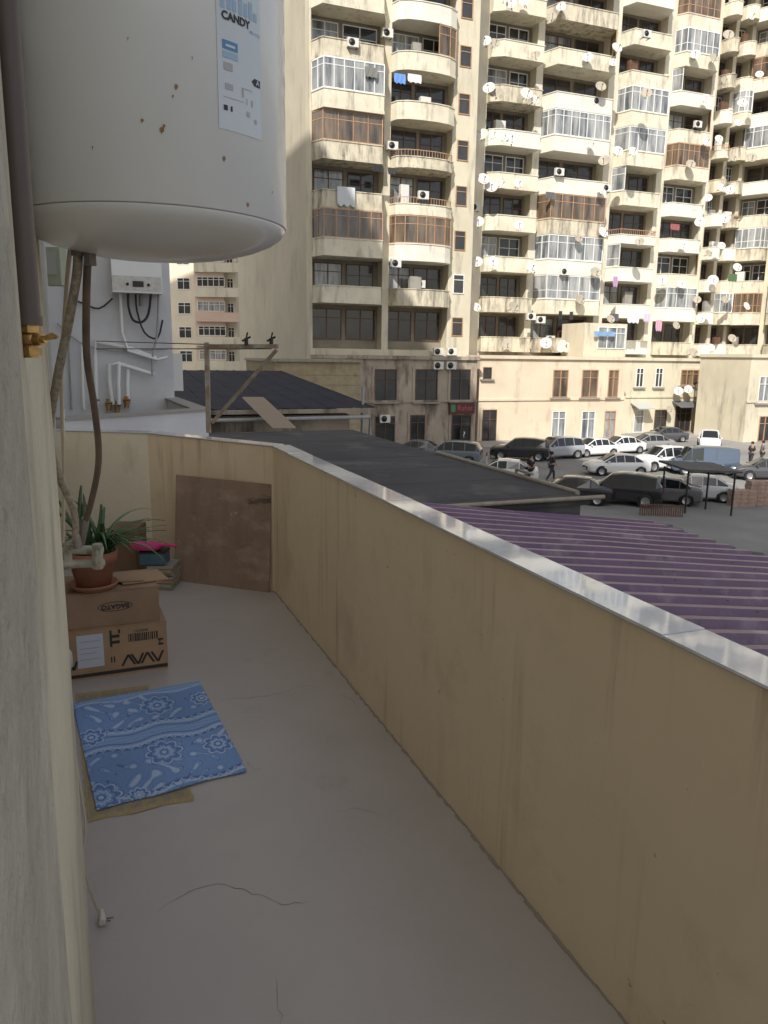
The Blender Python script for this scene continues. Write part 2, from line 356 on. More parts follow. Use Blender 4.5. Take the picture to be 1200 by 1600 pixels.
def onh(dx,z,off=.0012,ang0=0):
    a=camdir+ang0+dx/hr; return Vector((hc.x+math.cos(a)*(hr+off),hc.y+math.sin(a)*(hr+off),z))
def hpix(px,py):
    d=D(px,py)
    dx,dy=d.x,d.y; ox,oy=-hc.x,-hc.y; A=dx*dx+dy*dy;Bq=2*(ox*dx+oy*dy);C=ox*ox+oy*oy-hr*hr
    disc=Bq*Bq-4*A*C; t=(-Bq-math.sqrt(max(disc,0)))/(2*A); p=CAM+d*t
    a=math.atan2(p.y-hc.y,p.x-hc.x)-camdir
    return a*hr,p.z
def patch(x0,x1,z0,z1,off,n=8):
    q=MB(); vs=[];fs=[]
    for i in range(n+1):
        x=x0+(x1-x0)*i/n; vs+=[onh(x,z0,off),onh(x,z1,off)]
    fs=[(2*i,2*i+2,2*i+3,2*i+1) for i in range(n)]; q.add(vs,fs,0,True); return q
lx0,lz0=hpix(342,200); lx1,lz1=hpix(404,-30)
o=patch(lx0,lx1,lz0,lz1,.0008,12).build('sticker',M['label_w'],ht)
lw=lx1-lx0; lh=lz1-lz0; lm=(lx0+lx1)/2
zp=lambda py: hpix(372,py)[1]
for i,(fx,h_) in enumerate([(.12,.5),(.25,.8),(.36,.6),(.5,1),(.62,.7),(.74,.9),(.86,.45)]):
    patch(lx0+lw*(fx-.04),lx0+lw*(fx+.045),zp(22),zp(22)+(zp(-8)-zp(22))*h_,.0014,2).build('print_mark',M['skyblue'],o)
text_mesh('lettering','CANDY',.0145,lambda x,y:onh(lm+x-.008,zp(33)+y,.0016),M['black_ink'],o,bold=.0006)
text_mesh('lettering','80L O EU',.0055,lambda x,y:onh(lm+x+.029,zp(42)+y,.0016),M['blue_ink'],o)
for (a,c,py0,py1,mk) in [(.10,.42,84,70,'blue_ink'),(.16,.36,80,76,'label_w'),(.10,.42,97,87,'skyblue'),(.12,.30,116,104,'pale_ink'),(.14,.30,145,136,'pale_ink'),(.10,.55,158,157,'pale_ink'),(.10,.18,178,170,'black_ink'),(.24,.28,178,170,'black_ink'),(.60,.68,178,170,'pale_ink'),(.6,.62,160,150,'pale_ink'),(.72,.76,160,150,'pale_ink'),(.80,.86,185,178,'pale_ink'),(.5,.54,150,135,'pale_ink'),(.55,.75,136,135,'pale_ink')]:
    patch(lx0+lw*a,lx0+lw*c,zp(py0),zp(py1),.0014 if mk!='label_w' else .0018,2).build('print_mark',M[mk],o)
ax0,az0=lx0+lw*.74,zp(125); ax1=lx0+lw*.97; azt=zp(113); zm=(az0+azt)/2
q=MB(); q.add([onh(ax0+.006,az0,.0014),onh(ax1,az0,.0014),onh(ax1,azt,.0014),onh(ax0+.006,azt,.0014),onh(ax0,zm,.0014)],[(0,1,2,3,4)]); q.build('energy_arrow',M['black_ink'],o)
text_mesh('lettering','A',.011,lambda x,y:onh((ax0+ax1)/2+x+.003,zm+y,.0020),M['white'],o)
for (px,py,s) in [(275,135,3.2),(222,188,2.4),(253,203,3.4),(256,197,2.2),(350,247,2.8),(387,319,2.8),(270,150,1.7),(425,300,1.5),(145,230,1.2),(300,90,1.0),(200,60,1.0)]:
    x,z=hpix(px,py); q=MB(); n=10; r=s/1226*1.15
    q.add([onh(x,z,.0012)]+[onh(x+math.cos(2*math.pi*k/n)*r*random.uniform(.6,1.2),z+math.sin(2*math.pi*k/n)*r*random.uniform(.7,1.3)-(.003 if k==7 else 0),.0012) for k in range(n)],[(0,k+1,(k+1)%n+1) for k in range(n)]); q.build('rust_spot',M['rust'],ht)
for (px,py) in ((120,380),(140,395)):
    b=MB(); p=PY(px,py,1.33); b.tube([p+Vector((0,0,.05)),p-Vector((0,0,.012))],.008,12); b.tube([p-Vector((0,0,.002)),p-Vector((0,0,.020))],.011,6,smooth=False)
    b.build('inlet_fitting',M['steel'],ht)

# ================= PIPES AND HOSES ON LEFT WALL
def py_(px,py,Y): return PY(px,py,Y)
YP=.60; bot=py_(45,500,YP); px_=bot.x
b=MB(); b.tube([(px_,YP,2.4),(px_,YP,bot.z)],.0088,20)
b.tube([(px_,YP,bot.z+.003),(px_,YP,bot.z-.004)],.0098,20)
tag(b.build('gas_pipe',M['pipe_dark']),'thick dark brown vertical pipe just left of the water heater','pipe')
vz=bot.z-.004; k_=.43
vt=thing('gas_valve','brass valve with small lever at the foot of the dark pipe','valve',(px_,YP,vz-.04*k_))
b=MB(); b.tube([(px_,YP,vz+.008*k_),(px_,YP,vz-.056*k_)],.0130*k_,16); b.tube([(px_,YP,vz+.004*k_),(px_,YP,vz-.012*k_)],.0195*k_,6,smooth=False)
b.lathe((px_,YP,vz-.024*k_),[(0,.014*k_),(.012*k_,.012*k_),(.018*k_,.005*k_),(.018*k_,-.005*k_),(.012*k_,-.012*k_),(0,-.014*k_)],16)
b.tube([(px_,YP,vz-.038*k_),(px_,YP,vz-.052*k_)],.0185*k_,6,smooth=False); b.tube([(px_,YP,vz-.024*k_),(px_+.028*k_,YP-.015*k_,vz-.024*k_)],.010*k_,12); b.build('body',M['brass'],vt)
b=MB(); b.tube([(px_+.024*k_,YP-.013*k_,vz-.024*k_),(px_+.036*k_,YP-.019*k_,vz-.024*k_)],.0065*k_,8); b.tube([(px_+.034*k_,YP-.018*k_,vz-.022*k_),(px_+.048*k_,YP-.02*k_,vz-.018*k_),(px_+.058*k_,YP-.022*k_,vz-.020*k_)],[.004*k_,.006*k_,.003*k_],8); b.build('handle',M['brass'],vt)
tag((lambda q:(q.tube([py_(57,330,2.2),py_(66,470,2.2),py_(76,640,2.2),py_(80,700,2.2)],.017,12,interp=4),q.build('water_pipe',M['pipe_grey']))[1])(MB()),'thin grey pipe running down the wall behind the brass valve','pipe')
tag((lambda q:(q.tube([py_(120,368,1.33),py_(121,420,1.34),py_(108,500,1.38),py_(88,600,1.45),py_(78,680,1.55),py_(93,745,1.62),py_(116,800,1.68),py_(118,848,1.7)],.0078,12,interp=8),q.build('flexible_hose',M['hose']))[1])(MB()),'pale braided flexible hose curving down from the water heater','hose')
tag((lambda q:(q.tube([py_(138,385,1.34),py_(135,470,1.36),py_(136,560,1.42),py_(148,640,1.5),py_(154,720,1.6),py_(141,790,1.68),py_(124,842,1.72)],.0066,12,interp=8),q.build('flexible_hose',M['hose_br']))[1])(MB()),'dark brown flexible hose hanging from the water heater','hose')
tag((lambda q:(q.tube([py_(112,372,1.36),py_(104,450,1.5),py_(96,600,1.8),py_(100,760,2.0),py_(97,900,2.1)],.004,8,interp=8),q.build('earth_wire',M['cable']))[1])(MB()),'thin cream wire hanging behind the two hoses','wire')
ft=thing('pipe_fitting','aged beige plastic tap fittings low on the left wall where the hoses end','pipe fitting',py_(115,865,1.72))
b=MB(); b.tube([py_(68,858,1.68),py_(160,860,1.76)],.011,14); b.tube([py_(78,882,1.68),py_(162,880,1.76)],.010,14)
for x in (80,104,152): b.tube([py_(x,850,1.71),py_(x+1,888,1.71)],.0125,8,smooth=False)
b.build('body',M['pvc_old'],ft)
b=MB(); b.tube([py_(118,835,1.7),py_(122,856,1.7)],.010,10); b.build('nut',M['steel'],ft)
b=MB(); b.tube([py_(134,810,1.7),py_(126,850,1.72)],.009,10); b.build('nut',M['steel'],ft)
mt=thing('electric_meter','small green-grey meter box mounted on the wall under the heater','meter',py_(80,440,3.2))
b=MB(); a_=py_(68,445,3.3); b.obox(a_,(.075,.0,0),(0,.07,0),(0,0,.15)); b.build('case',flat((.30,.33,.24)),mt)
b=MB(); b.obox(a_+Vector((.014,-.004,.04)),(.047,0,0),(0,.003,0),(0,0,.09)); b.build('window',M['curtain'],mt)

pts=[(100,640,2.6),(98,800,2.2),(96,900,2.0),(100,1000,1.95),(110,1120,1.95),(124,1220,1.90),(134,1290,1.86),(130,1340,1.83),(142,1395,1.82),(152,1425,1.80)]
cb=[]
for px,py,Y in pts: cb.append(PY(px,py,Y))
cb[-1]=P(156,1430,.015)
ct=thing('extension_cable','cream cable running down the left wall to a white plug on the floor','cable',cb[-1])
b=MB(); b.tube(cb,.0035,8,interp=8); b.build('cord',M['cable'],ct)
b=MB(); p=P(160,1434,.015); b.tube([p+Vector((-.010,.022,.006)),p,p+Vector((.006,-.018,-.002))],[.006,.011,.010],12); b.build('plug',M['pvc'],ct)
for dd in ((.006,-.004),(.002,-.016)):
    b=MB(); b.tube([p+Vector((dd[0],dd[1],0)),p+Vector((dd[0]+.024,dd[1]+.006,.0))],.0022,8); b.build('prong',M['steel'],ct)
st=thing('wall_socket','round white junction cap low on the left wall beside the boxes','socket',PY(105,1050,3.0))
sp=onwall(3.0,.30,.0); 
b=MB(); b.lathe(sp,[(0,.025),(.03,.024),(.045,.012),(.05,0)],24,ax=-wn); b.build('cover',M['pvc'],st)

# ================= CARTONS
f0=P(106,1066,0); f1=P(263,1044,0); ex=(f1-f0); wbox=ex.length; ex.normalize(); ey=Vector((-ex.y,ex.x,0))
def carton(name,label,o,w,d,h,mt):
    t=thing(name,label,'box',o+ex*w/2+ey*d/2,0)
    b=MB(); th=.006
    b.obox(o,ex*w,ey*th,(0,0,h)); b.obox(o+ey*(d-th),ex*w,ey*th,(0,0,h)); b.obox(o+ey*(th+.0005),ex*th,ey*(d-2*th-.001),(0,0,h)); b.obox(o+ey*(th+.0005)+ex*(w-th),ex*th,ey*(d-2*th-.001),(0,0,h))
    b.obox(o+ex*th+ey*th+Vector((0,0,.001)),ex*(w-2*th),ey*(d-2*th),(0,0,.006)); b.build('side_walls',mt,t)
    for k in (0,1):
        b=MB(); b.obox(o+Vector((0,0,h+.001))+ey*(.004+k*d/2),ex*w,ey*(d/2-.008),(0,0,.004)); b.build('flap',mt,t)
    return t
h1=.245; h2=.17
cl=carton('cardboard_box','lower brown cardboard box with black stripes, arrows and barcode',f0,wbox,.36,h1,M['carton'])
def fr(o,dz=0):
    return lambda x,y: o+ex*x+Vector((0,0,y))-ey*.0015
g=fr(f0)
def quadf(o,x0,y0,x1,y1,mt,name,par,off=.0015):
    q=MB(); q.add([o+ex*x0+Vector((0,0,y0))-ey*off,o+ex*x1+Vector((0,0,y0))-ey*off,o+ex*x1+Vector((0,0,y1))-ey*off,o+ex*x0+Vector((0,0,y1))-ey*off],[(0,1,2,3)]); return q.build(name,mt,par)
quadf(f0,.05,.06,.17,.225,flat((.58,.60,.68)),'paper_label',cl)
for yy,x1_ in ((.10,.158),(.13,.14),(.155,.15),(.19,.158)): quadf(f0,.062,yy,x1_,yy+.004,M['pale_ink'],'print_line',cl,.002)
bq=MB()
def bars(pts):
    for (x0,y0,x1,y1) in pts:
        bq.add([g(x0,y0),g(x1,y0),g(x1,y1),g(x0,y1)],[(0,1,2,3)])
bars([(.205,.165,.245,.18),(.205,.195,.245,.21),(.24,.215,.25,.235),(.20,.15,.21,.235)])
x=.285
for i in range(16):
    wq=random.choice([.003,.005,.007]); bars([(x,.165,x+wq,.205)]); x+=wq+random.choice([.003,.005])
bars([(.20,.07,.206,.10),(.213,.07,.219,.10)])
bars([(.0,.012,wbox-.002,.030)]) 
def dg(x0,y0,x1,y1,wd_): bq.add([g(x0,y0),g(x0+wd_,y0),g(x1+wd_,y1),g(x1,y1)],[(0,1,2,3)])
for xx in (.245,.335): dg(xx,.045,xx+.03,.10,.012); dg(xx+.03,.10,xx+.06,.045,.012)
for xx in (.29,.385): dg(xx,.10,xx+.03,.045,.012); dg(xx+.03,.045,xx+.055,.10,.012)
dg(.008,.10,.025,.055,.012); dg(.025,.055,.042,.10,.012)
bars([(.425,.13,.45,.14),(.425,.155,.45,.165),(.43,.14,.436,.155)])
bq.build('printed_marks',M['black_ink'],cl)
text_mesh('lettering','8680031',.02,lambda x,y:g(.345-x,.218-y),M['black_ink'],cl)
f2=f0+ey*.02+Vector((0,0,h1+.007)); w2=wbox*.94
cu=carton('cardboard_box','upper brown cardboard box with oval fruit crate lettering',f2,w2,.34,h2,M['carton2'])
g2=fr(f2)
q=MB(); n=36
ring=[(1,1),(.955,.87)]
vs=[g2(.235+.080*sx*math.cos(2*math.pi*k/n),.095+.024*sy*math.sin(2*math.pi*k/n)) for sx,sy in ring for k in range(n)]
q.add(vs,[(k,(k+1)%n,n+(k+1)%n,n+k) for k in range(n)]); q.build('oval_outline',M['black_ink'],cu)
text_mesh('lettering','BAGATO',.032,lambda x,y:g2(.235-x,.095-y)-ey*.001,M['black_ink'],cu,bold=.001)
q=MB(); q.obox(f2+ex*.28+ey*.06+Vector((0,0,h2+.010)),ex*.22+ey*.02,ey*.2-ex*.03,(0,0,.006)); q.obox(f2+ex*.20+ey*.10+Vector((0,0,h2+.018)),ex*.18-ey*.03,ey*.16,(0,0,.004))
tag(q.build('cardboard_sheet',M['carton']),'loose flat cardboard pieces lying on the upper box','cardboard')
o3=P(172,905,0); cr=thing('cardboard_box','dark brown cardboard box at the back behind the plant pot','box',o3)
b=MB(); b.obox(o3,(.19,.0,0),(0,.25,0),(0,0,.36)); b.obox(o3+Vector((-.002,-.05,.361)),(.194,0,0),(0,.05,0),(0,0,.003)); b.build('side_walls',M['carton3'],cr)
p0=P(228,922,0); pt=thing('tile_stack','low stack of grey flat tiles on the floor beside the plywood','stack',p0)
for i in range(7):
    b=MB(); b.obox(p0+Vector((.02*random.random(),.03*random.random(),.023*i)),Vector((.17,.03*random.uniform(-1,1),0)),(0,.2,0),(0,0,.018)); b.build('tile',[M['concrete'],M['pvc_old'],M['carton']][i%3],pt)
bb=thing('plastic_box','small dark teal box on top of the tile stack','box',p0+Vector((0,0,.165)))
b=MB(); b.obox(p0+Vector((-.04,.03,.165)),(.16,.01,0),(0,.13,0),(0,0,.075)); b.build('body',M['bluebox'],bb)
b=MB(); b.obox(p0+Vector((-.044,.026,.241)),(.168,.01,0),(0,.138,0),(0,0,.014)); b.build('lid',M['black'],bb)
# pink scoop with rounded bowl and handle
dp=thing('dustpan','bright pink plastic scoop resting on the dark box','dustpan',p0+Vector((0,0,.26)))
b=MB(); oc=p0+Vector((-.005,.08,.257)); rings=[(.0,.004),(.055,.004),(.075,.012),(.092,.042),(.100,.044),(.084,.008),(.06,-.001),(0,-.001)]; n=28; vs=[]
for r_,z_ in rings:
    for k in range(n):
        a=2*math.pi*k/n; e=1.15 if math.cos(a)<0 else 1.0
        vs.append(oc+Vector((math.cos(a)*r_*e*1.1,math.sin(a)*r_*.9,z_+.001+.010*(math.cos(a+2.2)) *(r_/.1))))
b.add(vs,[(i*n+k,i*n+(k+1)%n,(i+1)*n+(k+1)%n,(i+1)*n+k) for i in range(len(rings)-1) for k in range(n)],0,True); b.build('pan',M['pink'],dp)
b=MB(); b.tube([oc+Vector((.09,-.01,.035)),oc+Vector((.14,-.02,.040)),oc+Vector((.21,-.03,.036))],[.016,.011,.009],8); b.build('handle',M['pink'],dp)
bs=thing('hand_broom','brown bristled hand broom head lying between the cartons','broom',P(200,895,.2))
b=MB(); pb=P(190,900,.27); rr=random.Random(4)
for i in range(60): 
    a=rr.uniform(-.8,.8); s_=pb+Vector((-.03+rr.random()*.03,.0,rr.random()*.02)); b.tube([s_,s_+Vector((math.cos(a)*.12,-math.sin(a)*.1,-.02+rr.random()*.04-.01))],.0018,4,cap=False)
b.build('bristles',M['hose_br'],bs)

# ================= PLANT
pc=P(147,916,.44); pc.z=h1+h2+.02
pp=thing('potted_plant','aloe and strap leaved plant in a terracotta pot on the upper box','plant',pc)
b=MB(); b.lathe(pc,[(0,.002),(.095,.002),(.113,.02),(.117,.028),(.108,.028),(.09,.012),(0,.012)],36); b.build('saucer',M['terra'],pp)
b=MB(); b.lathe(pc,[(0,.014),(.078,.014),(.105,.135),(.115,.135),(.118,.185),(.108,.185),(.102,.15),(.0,.15)],36); b.build('pot',M['terra'],pp)
b=MB(); b.lathe(pc,[(0,.165),(.100,.167)],24); b.build('soil',M['soil'],pp)
def leaf(mb,base,az,L,wd_,el0,el1,thick=.004,n=10,teeth=False):
    p=Vector(base); vs=[]; side=Vector((-math.sin(az),math.cos(az),0))
    for i in range(n+1):
        t=i/n; el=el0+(el1-el0)*t; d=Vector((math.cos(az)*math.cos(el),math.sin(az)*math.cos(el),math.sin(el)))
        wv=wd_*(min(1,.65+t*1.2) if t<.3 else 1)*(1-t**2.2)+.0008
        up=side.cross(d)
        if teeth and i%2: wv*=1.18
        vs+=[p-side*wv/2+up*thick,p-up*thick,p+side*wv/2+up*thick,p+up*thick*.3]
        p=p+d*L/n
    fs=[]
    for i in range(n):
        o=4*i
        for k in range(4): fs.append((o+k,o+(k+1)%4,o+4+(k+1)%4,o+4+k))
    mb.add(vs,fs,0,True)
b=MB(); rr=random.Random(3); tp=pc+Vector((0,0,.16))
for az,L,wd_,e0_,e1_ in [(R(160),.34,.055,R(84),R(98)),(R(-60),.30,.05,R(85),R(100)),(R(200),.30,.05,R(72),R(62)),(R(100),.22,.04,R(60),R(40)),(R(-60),.20,.04,R(55),R(40)),(R(170),.28,.05,R(62),R(30)),(R(70),.24,.045,R(65),R(70)),(R(250),.20,.04,R(55),R(35)),(R(-20),.26,.045,R(70),R(80))]:
    leaf(b,tp+Vector((rr.uniform(-.05,.02),rr.uniform(-.03,.03),0)),az,L,wd_,e0_,e1_,.006,14,True)
b.build('aloe_leaves',M['aloe'],pp)
b=MB()
for i in range(38):
    az=rr.uniform(-75,60) if i%4 else rr.uniform(60,290); leaf(b,tp+Vector((.04+rr.uniform(-.03,.03),rr.uniform(-.03,.03),0)),R(az),rr.uniform(.24,.44),rr.uniform(.016,.030),R(rr.uniform(40,80)),R(rr.uniform(-65,5)),.0015,12)
b.build('strap_leaves',M['leaf'],pp)

# ================= PLYWOOD
q0=P(272,907,0);q1=P(420,926,0)
t0=PY(275,742,q0.y+.10); tr=PY(424,757,q1.y+.025)
th=Vector((.002,.012,0))
b=MB(); b.hexa([q0,q1,q1+th,q0+th,t0,tr,tr+th,t0+th]); tag(b.build('plywood_board',M['ply']),'weathered brown plywood board leaning on the end wall','board')

# ================= MATS
def grid_mat(name,label,corners,z,fn,mt,nx=220,ny=200,ripple=.002,group=None):
    A,Bc,C,Dc=corners; mb=MB(); vs=[];cols=[]
    for j in range(ny+1):
        for i in range(nx+1):
            s=i/nx;t=j/ny; p=(A*(1-s)+Bc*s)*(1-t)+(Dc*(1-s)+C*s)*t
            e=min(s,1-s,t,1-t)
            if e<.012: p=p+Vector((.002*math.sin(i*1.7+j),.003*math.sin(j*1.3+i*2.1),0))
            if t>.9: p=p+Vector((0,.006*math.sin(s*11)*(t-.9)*10,0))
            zz=z+ripple*(1+math.sin(s*9+t*3)*math.cos(t*7-s*2))
            vs.append((p.x,p.y,zz)); cols.append(fn(s,t))
    fs=[(j*(nx+1)+i,j*(nx+1)+i+1,(j+1)*(nx+1)+i+1,(j+1)*(nx+1)+i) for j in range(ny) for i in range(nx)]
    mb.add(vs,fs,0,True); mb.cols=cols; return tag(mb.build(name,mt),label,'mat')
flowers=[(.60,.20,.13),(.07,.40,.10),(.52,.68,.13),(.04,.92,.13),(.90,.72,.11),(.95,.22,.09),(.27,.97,.07)]
def rugfn(s,t):
    base=(.22,.36,.66); mid=(.31,.47,.76); light=(.50,.62,.83); dark=(.115,.215,.49); lt2=(.36,.51,.78)
    x=s; y=t*.98; c=base
    tt=t+.018*math.sin(s*14)
    if .40<tt<.56 or tt<.055: c=mid if int(t*60)%2 else (.27,.42,.72)
    for e in (.41,.55,.06,.98):
        if abs(tt-e)<.008: c=light
    if abs(tt-.44)<.005 or abs(tt-.52)<.005: c=dark
    inf=False
    for fx,fy,fr_ in flowers:
        dx=x-fx; dy=(y-fy*.98)*1.25; r=math.hypot(dx,dy); a=math.atan2(dy,dx)
        k=fr_*(.72+.28*abs(math.cos(a*4)))
        if r<k*1.12:
            inf=True; k2=k*.72; k3=k*.45
            if abs(r-k)<.007: c=light
            elif abs(r-k2)<.006: c=dark
            elif abs(r-k3)<.006: c=light
            elif r<.018: c=light
            elif r<.03: c=dark
            elif r<k and (abs(math.sin(a*4))<.12 and r>k3): c=dark
            elif r<k2: c=(.30,.45,.74)
            elif r<k: c=(.17,.29,.59)
            else: c=dark
    if not inf and not(.40<tt<.56) and tt>.06:
        w1=math.sin(x*24+math.sin(y*21)*2.2)*math.sin(y*30+math.sin(x*19)*2.0)
        if abs(w1-.3)<.07: c=dark
        elif abs(w1-.45)<.06: c=lt2
        if w1>.72: c=light
        for e,sg in ((.37,1),(.585,-1),(.945,1)):
            d=(tt-e)*sg; ph=(s*16)%1
            if 0<d<.033*math.sin(ph*math.pi)+.004: c=light if d>.022*math.sin(ph*math.pi) else dark
    j=random.uniform(.80,1.12)*(1+.12*math.sin(s*5+1)*math.sin(t*6)); return tuple(v*j for v in c)
def yelfn(s,t):
    w=math.sin(s*44+math.sin(t*20))*math.sin(t*44); c=(.40,.30,.155) if w>.1 else (.31,.27,.20)
    if min(s,1-s)<.03 or min(t,1-t)<.03: c=(.44,.33,.17)
    j=random.uniform(.85,1.1); return tuple(v*j for v in c)
cr=[P(114,1101,0),P(311,1066,0),P(386,1206,0),P(152,1269,0)]
grid_mat('floor_mat','yellow and grey patterned mat mostly hidden beneath the blue one',[P(118,1085,0),P(232,1071,0),P(305,1250,0),P(137,1286,0)],.001,yelfn,M['rugy'],90,90,.0008)
grid_mat('floor_mat','blue woven mat with pale flower pattern on the balcony floor',cr,.0055,rugfn,M['rug'],380,340,.0015)

# ================= CLOTHESLINE BRACKET
Yb=5.62; bt=thing('clothesline_bracket','rusty angle iron clothesline bracket standing at the balcony end','bracket',PY(327,670,Yb))
def bar(mb,a,c,wd_): mb.tube([a,c],wd_,4,smooth=False)
b=MB(); bar(b,PY(326,676,Yb),PY(323,535,Yb),.022); b.build('post',M['rustysteel'],bt)
b=MB(); bar(b,PY(320,541,Yb),PY(434,541,Yb-.25),.019); b.build('arm',M['rustysteel'],bt)
b=MB(); bar(b,PY(432,547,Yb-.25),PY(332,660,Yb),.017); b.build('brace',M['rustysteel'],bt)
for px in (385,424): 
    b=MB(); p=PY(px,540,Yb-.2); b.tube([p,p+Vector((0,0,.05))],.014,8); b.tube([p+Vector((-.03,0,.03)),p+Vector((.03,0,.06))],.007,6); b.tube([p+Vector((0,0,.05)),p+Vector((.01,0,.09))],.006,6)
    b.build('pulley',M['black'],bt)
for i,(a,c) in enumerate([((150,533,6.5),(322,538,Yb)),((150,545,6.5),(424,545,Yb-.25))]):
    tag((lambda q:(q.tube([PY(*a),PY(*c)],.004,6),q.build('clothesline',M['steel']))[1])(MB()),['upper thin clothesline wire reaching the iron bracket','lower thin clothesline wire reaching the far end of the iron bracket'][i],'clothesline')

# ================= BOILER + PIPES on white wall
def pw(px,py,off=.0): return PV(px,py,VW-off)
a0=pw(176,456,.30);a1=pw(254,456,.30); hgt=(pw(215,405,.30)-pw(215,456,.30)).z
bo=thing('gas_boiler','white wall-hung gas boiler with a small display on the white wall','boiler',a0)
exu=W(1,0); eyv=W(0,1); bw=(a1-a0).length
b=MB(); b.obox(a0,exu*bw,eyv*.28,(0,0,hgt+.2)); b.build('casing',M['enamel'],bo)
b=MB(); b.obox(a0-eyv*.006+Vector((.0,0,.02)),exu*bw*.98,eyv*.005,(0,0,hgt*.45)); b.build('control_panel',M['pvc'],bo)
b=MB(); b.obox(a0-eyv*.012+exu*bw*.4+Vector((0,0,hgt*.18)),exu*bw*.22,eyv*.004,(0,0,hgt*.18)); b.build('display',M['black'],bo)
for k in (.3,.72):
    b=MB(); b.lathe(a0-eyv*.007+exu*bw*k+Vector((0,0,hgt*.26)),[(0,.012),(.014,.012),(.015,0)],12,ax=-eyv); b.build('knob',M['black'],bo)
def wp(name,label,pts,r,mt,off=.05):
    q=MB(); q.tube([pw(x,y,off) for x,y in pts],r,10,interp=3 if len(pts)>3 and 'hose' in name else 0); return tag(q.build(name,mt),label,'pipe')
wp('boiler_hose','dark looping hose hanging under the gas boiler',[(200,456),(201,480),(208,500),(222,503),(232,490),(236,457)],.013,M['black'],.15)
wp('boiler_hose','thin black hose looping low beneath the boiler to the right',[(212,456),(214,485),(226,520),(246,528),(254,500)],.010,M['black'],.10)
wp('boiler_pipe','thin grey pipe dropping straight below the boiler right side',[(248,457),(246,520),(238,560),(238,585)],.012,M['pipe_grey'],.12)
wp('boiler_pipe','pale pipe between boiler and lower white pipes',[(188,457),(190,500),(191,520)],.016,M['white'],.12)
wp('boiler_pipe','dark short pipe stub under the middle of the boiler',[(220,457),(220,478)],.020,M['steel'],.15)
wp('white_pipe','white pipe running across the wall and down at its left end',[(244,560),(205,545),(150,533),(149,560),(151,628)],.022,M['white'],.06)
wp('white_pipe','white pipe stepped down the middle of the white wall',[(240,585),(185,568),(172,570),(171,595),(176,632)],.022,M['white'],.10)
wp('white_pipe','short white pipe drop beside the red tap on the white wall',[(200,575),(199,600),(200,630)],.020,M['white'],.08)
wp('white_pipe','short white pipe drop left of the middle of the white wall',[(186,568),(185,600),(186,632)],.020,M['white'],.14)
wp('white_pipe','white pipe sloping up to the right edge of the white wall',[(191,520),(200,548),(246,562),(262,558)],.016,M['white'],.12)
wp('white_pipe','thin white pipe at the far left of the white wall',[(128,540),(129,600),(131,640)],.016,M['white'],.08)
for x,y,lb,mm in ((150,628,'leftmost white tap','white'),(170,632,'first brass tap from the left','brass'),(183,636,'second brass tap from the left','brass'),(198,628,'rightmost brass tap','brass')):
    t=thing('stop_tap',lb+' under the pipes on the white wall','tap',pw(x,y,.08)); q=MB(); q.tube([pw(x,y-9,.08),pw(x,y+9,.08)],.028,8); q.tube([pw(x,y-3,.08),pw(x,y+3,.08)],.040,6,smooth=False); q.build('body',M[mm],t)
    q=MB(); q.tube([pw(x-6,y-3,.13),pw(x+6,y-3,.13)],.011,6); q.build('handle',M['lampr'] if x>190 else M['steel'],t)
wp('gas_hose','thin curved black cable crossing the white wall above the pipes',[(100,462),(130,474),(155,482),(176,466)],.009,M['black'],.04)
wp('gas_hose','long sagging grey cable across the white wall below the boiler',[(90,505),(125,535),(175,548),(262,545)],.008,M['pipe_grey'],.05)
wp('vertical_cable','thin grey cable down the left of the white wall',[(100,370),(104,470),(108,560),(112,640)],.010,M['pipe_grey'],.03)
t=thing('outdoor_unit','white air conditioner corner behind the neighbour wall','air conditioner',pw(272,600)); b=MB(); pA=W(uR+.003,VW+.2); pA.z=pw(266,612).z; b.obox(pA,exu*.12,eyv*.7,(0,0,.42)); b.build('case',M['ac'],t)
b=MB(); b.lathe(pA+exu*.122+eyv*.35+Vector((0,0,.21)),[(0,.004),(.17,.004),(.17,0)],20,ax=exu); b.build('fan_grille',M['black'],t)

# ================= ROOFS
VB=12.4; rz=-1.1
fb=thing('flat_roof_building','single storey building with flat black bitumen roof beyond the parapet','building',W(5,20,G))
b=MB(); b.uvbox(.9,VB,G,8.9,26.6,rz-.12); b.build('wall',M['greysheet'],fb)
b=MB(); b.uvbox(.75,VB-.1,rz-.119,9.05,26.8,rz); 
for k in range(7): b.uvbox(.8,VB+2.1*k+.4,rz-.002,9.0,VB+2.1*k+.43,rz+.004)
b.build('roof',M['bitumen'],fb)
b=MB()
b.tube([W(9.1,VB+.4,rz+.02),W(9.1,19.5,rz+.03)],.055,10); b.tube([W(5.6,VB-.18,rz+.03),W(9.3,VB-.18,rz+.03)],.042,10); b.tube([W(9.1,15.2,rz+.05),W(9.1,15.2,rz+.16),W(8.9,14.2,rz+.2)],.035,8)
b.build('edge_pipe',M['beigepipe'],fb)
ps=thing('purple_roof_shed','long shed under a purple ribbed metal roof beside the balcony','building',W(5,4,G))
def zr(u): return -.49-(u-1.2)*.128
b=MB(); b.hexa([W(1.3,-8,G),W(9.6,-8,G),W(9.6,VB-.4,G),W(1.3,VB-.4,G),W(1.3,-8,zr(1.3)-.12),W(9.6,-8,zr(9.6)-.12),W(9.6,VB-.4,zr(9.6)-.12),W(1.3,VB-.4,zr(1.3)-.12)]); b.build('wall',M['grime'],ps)
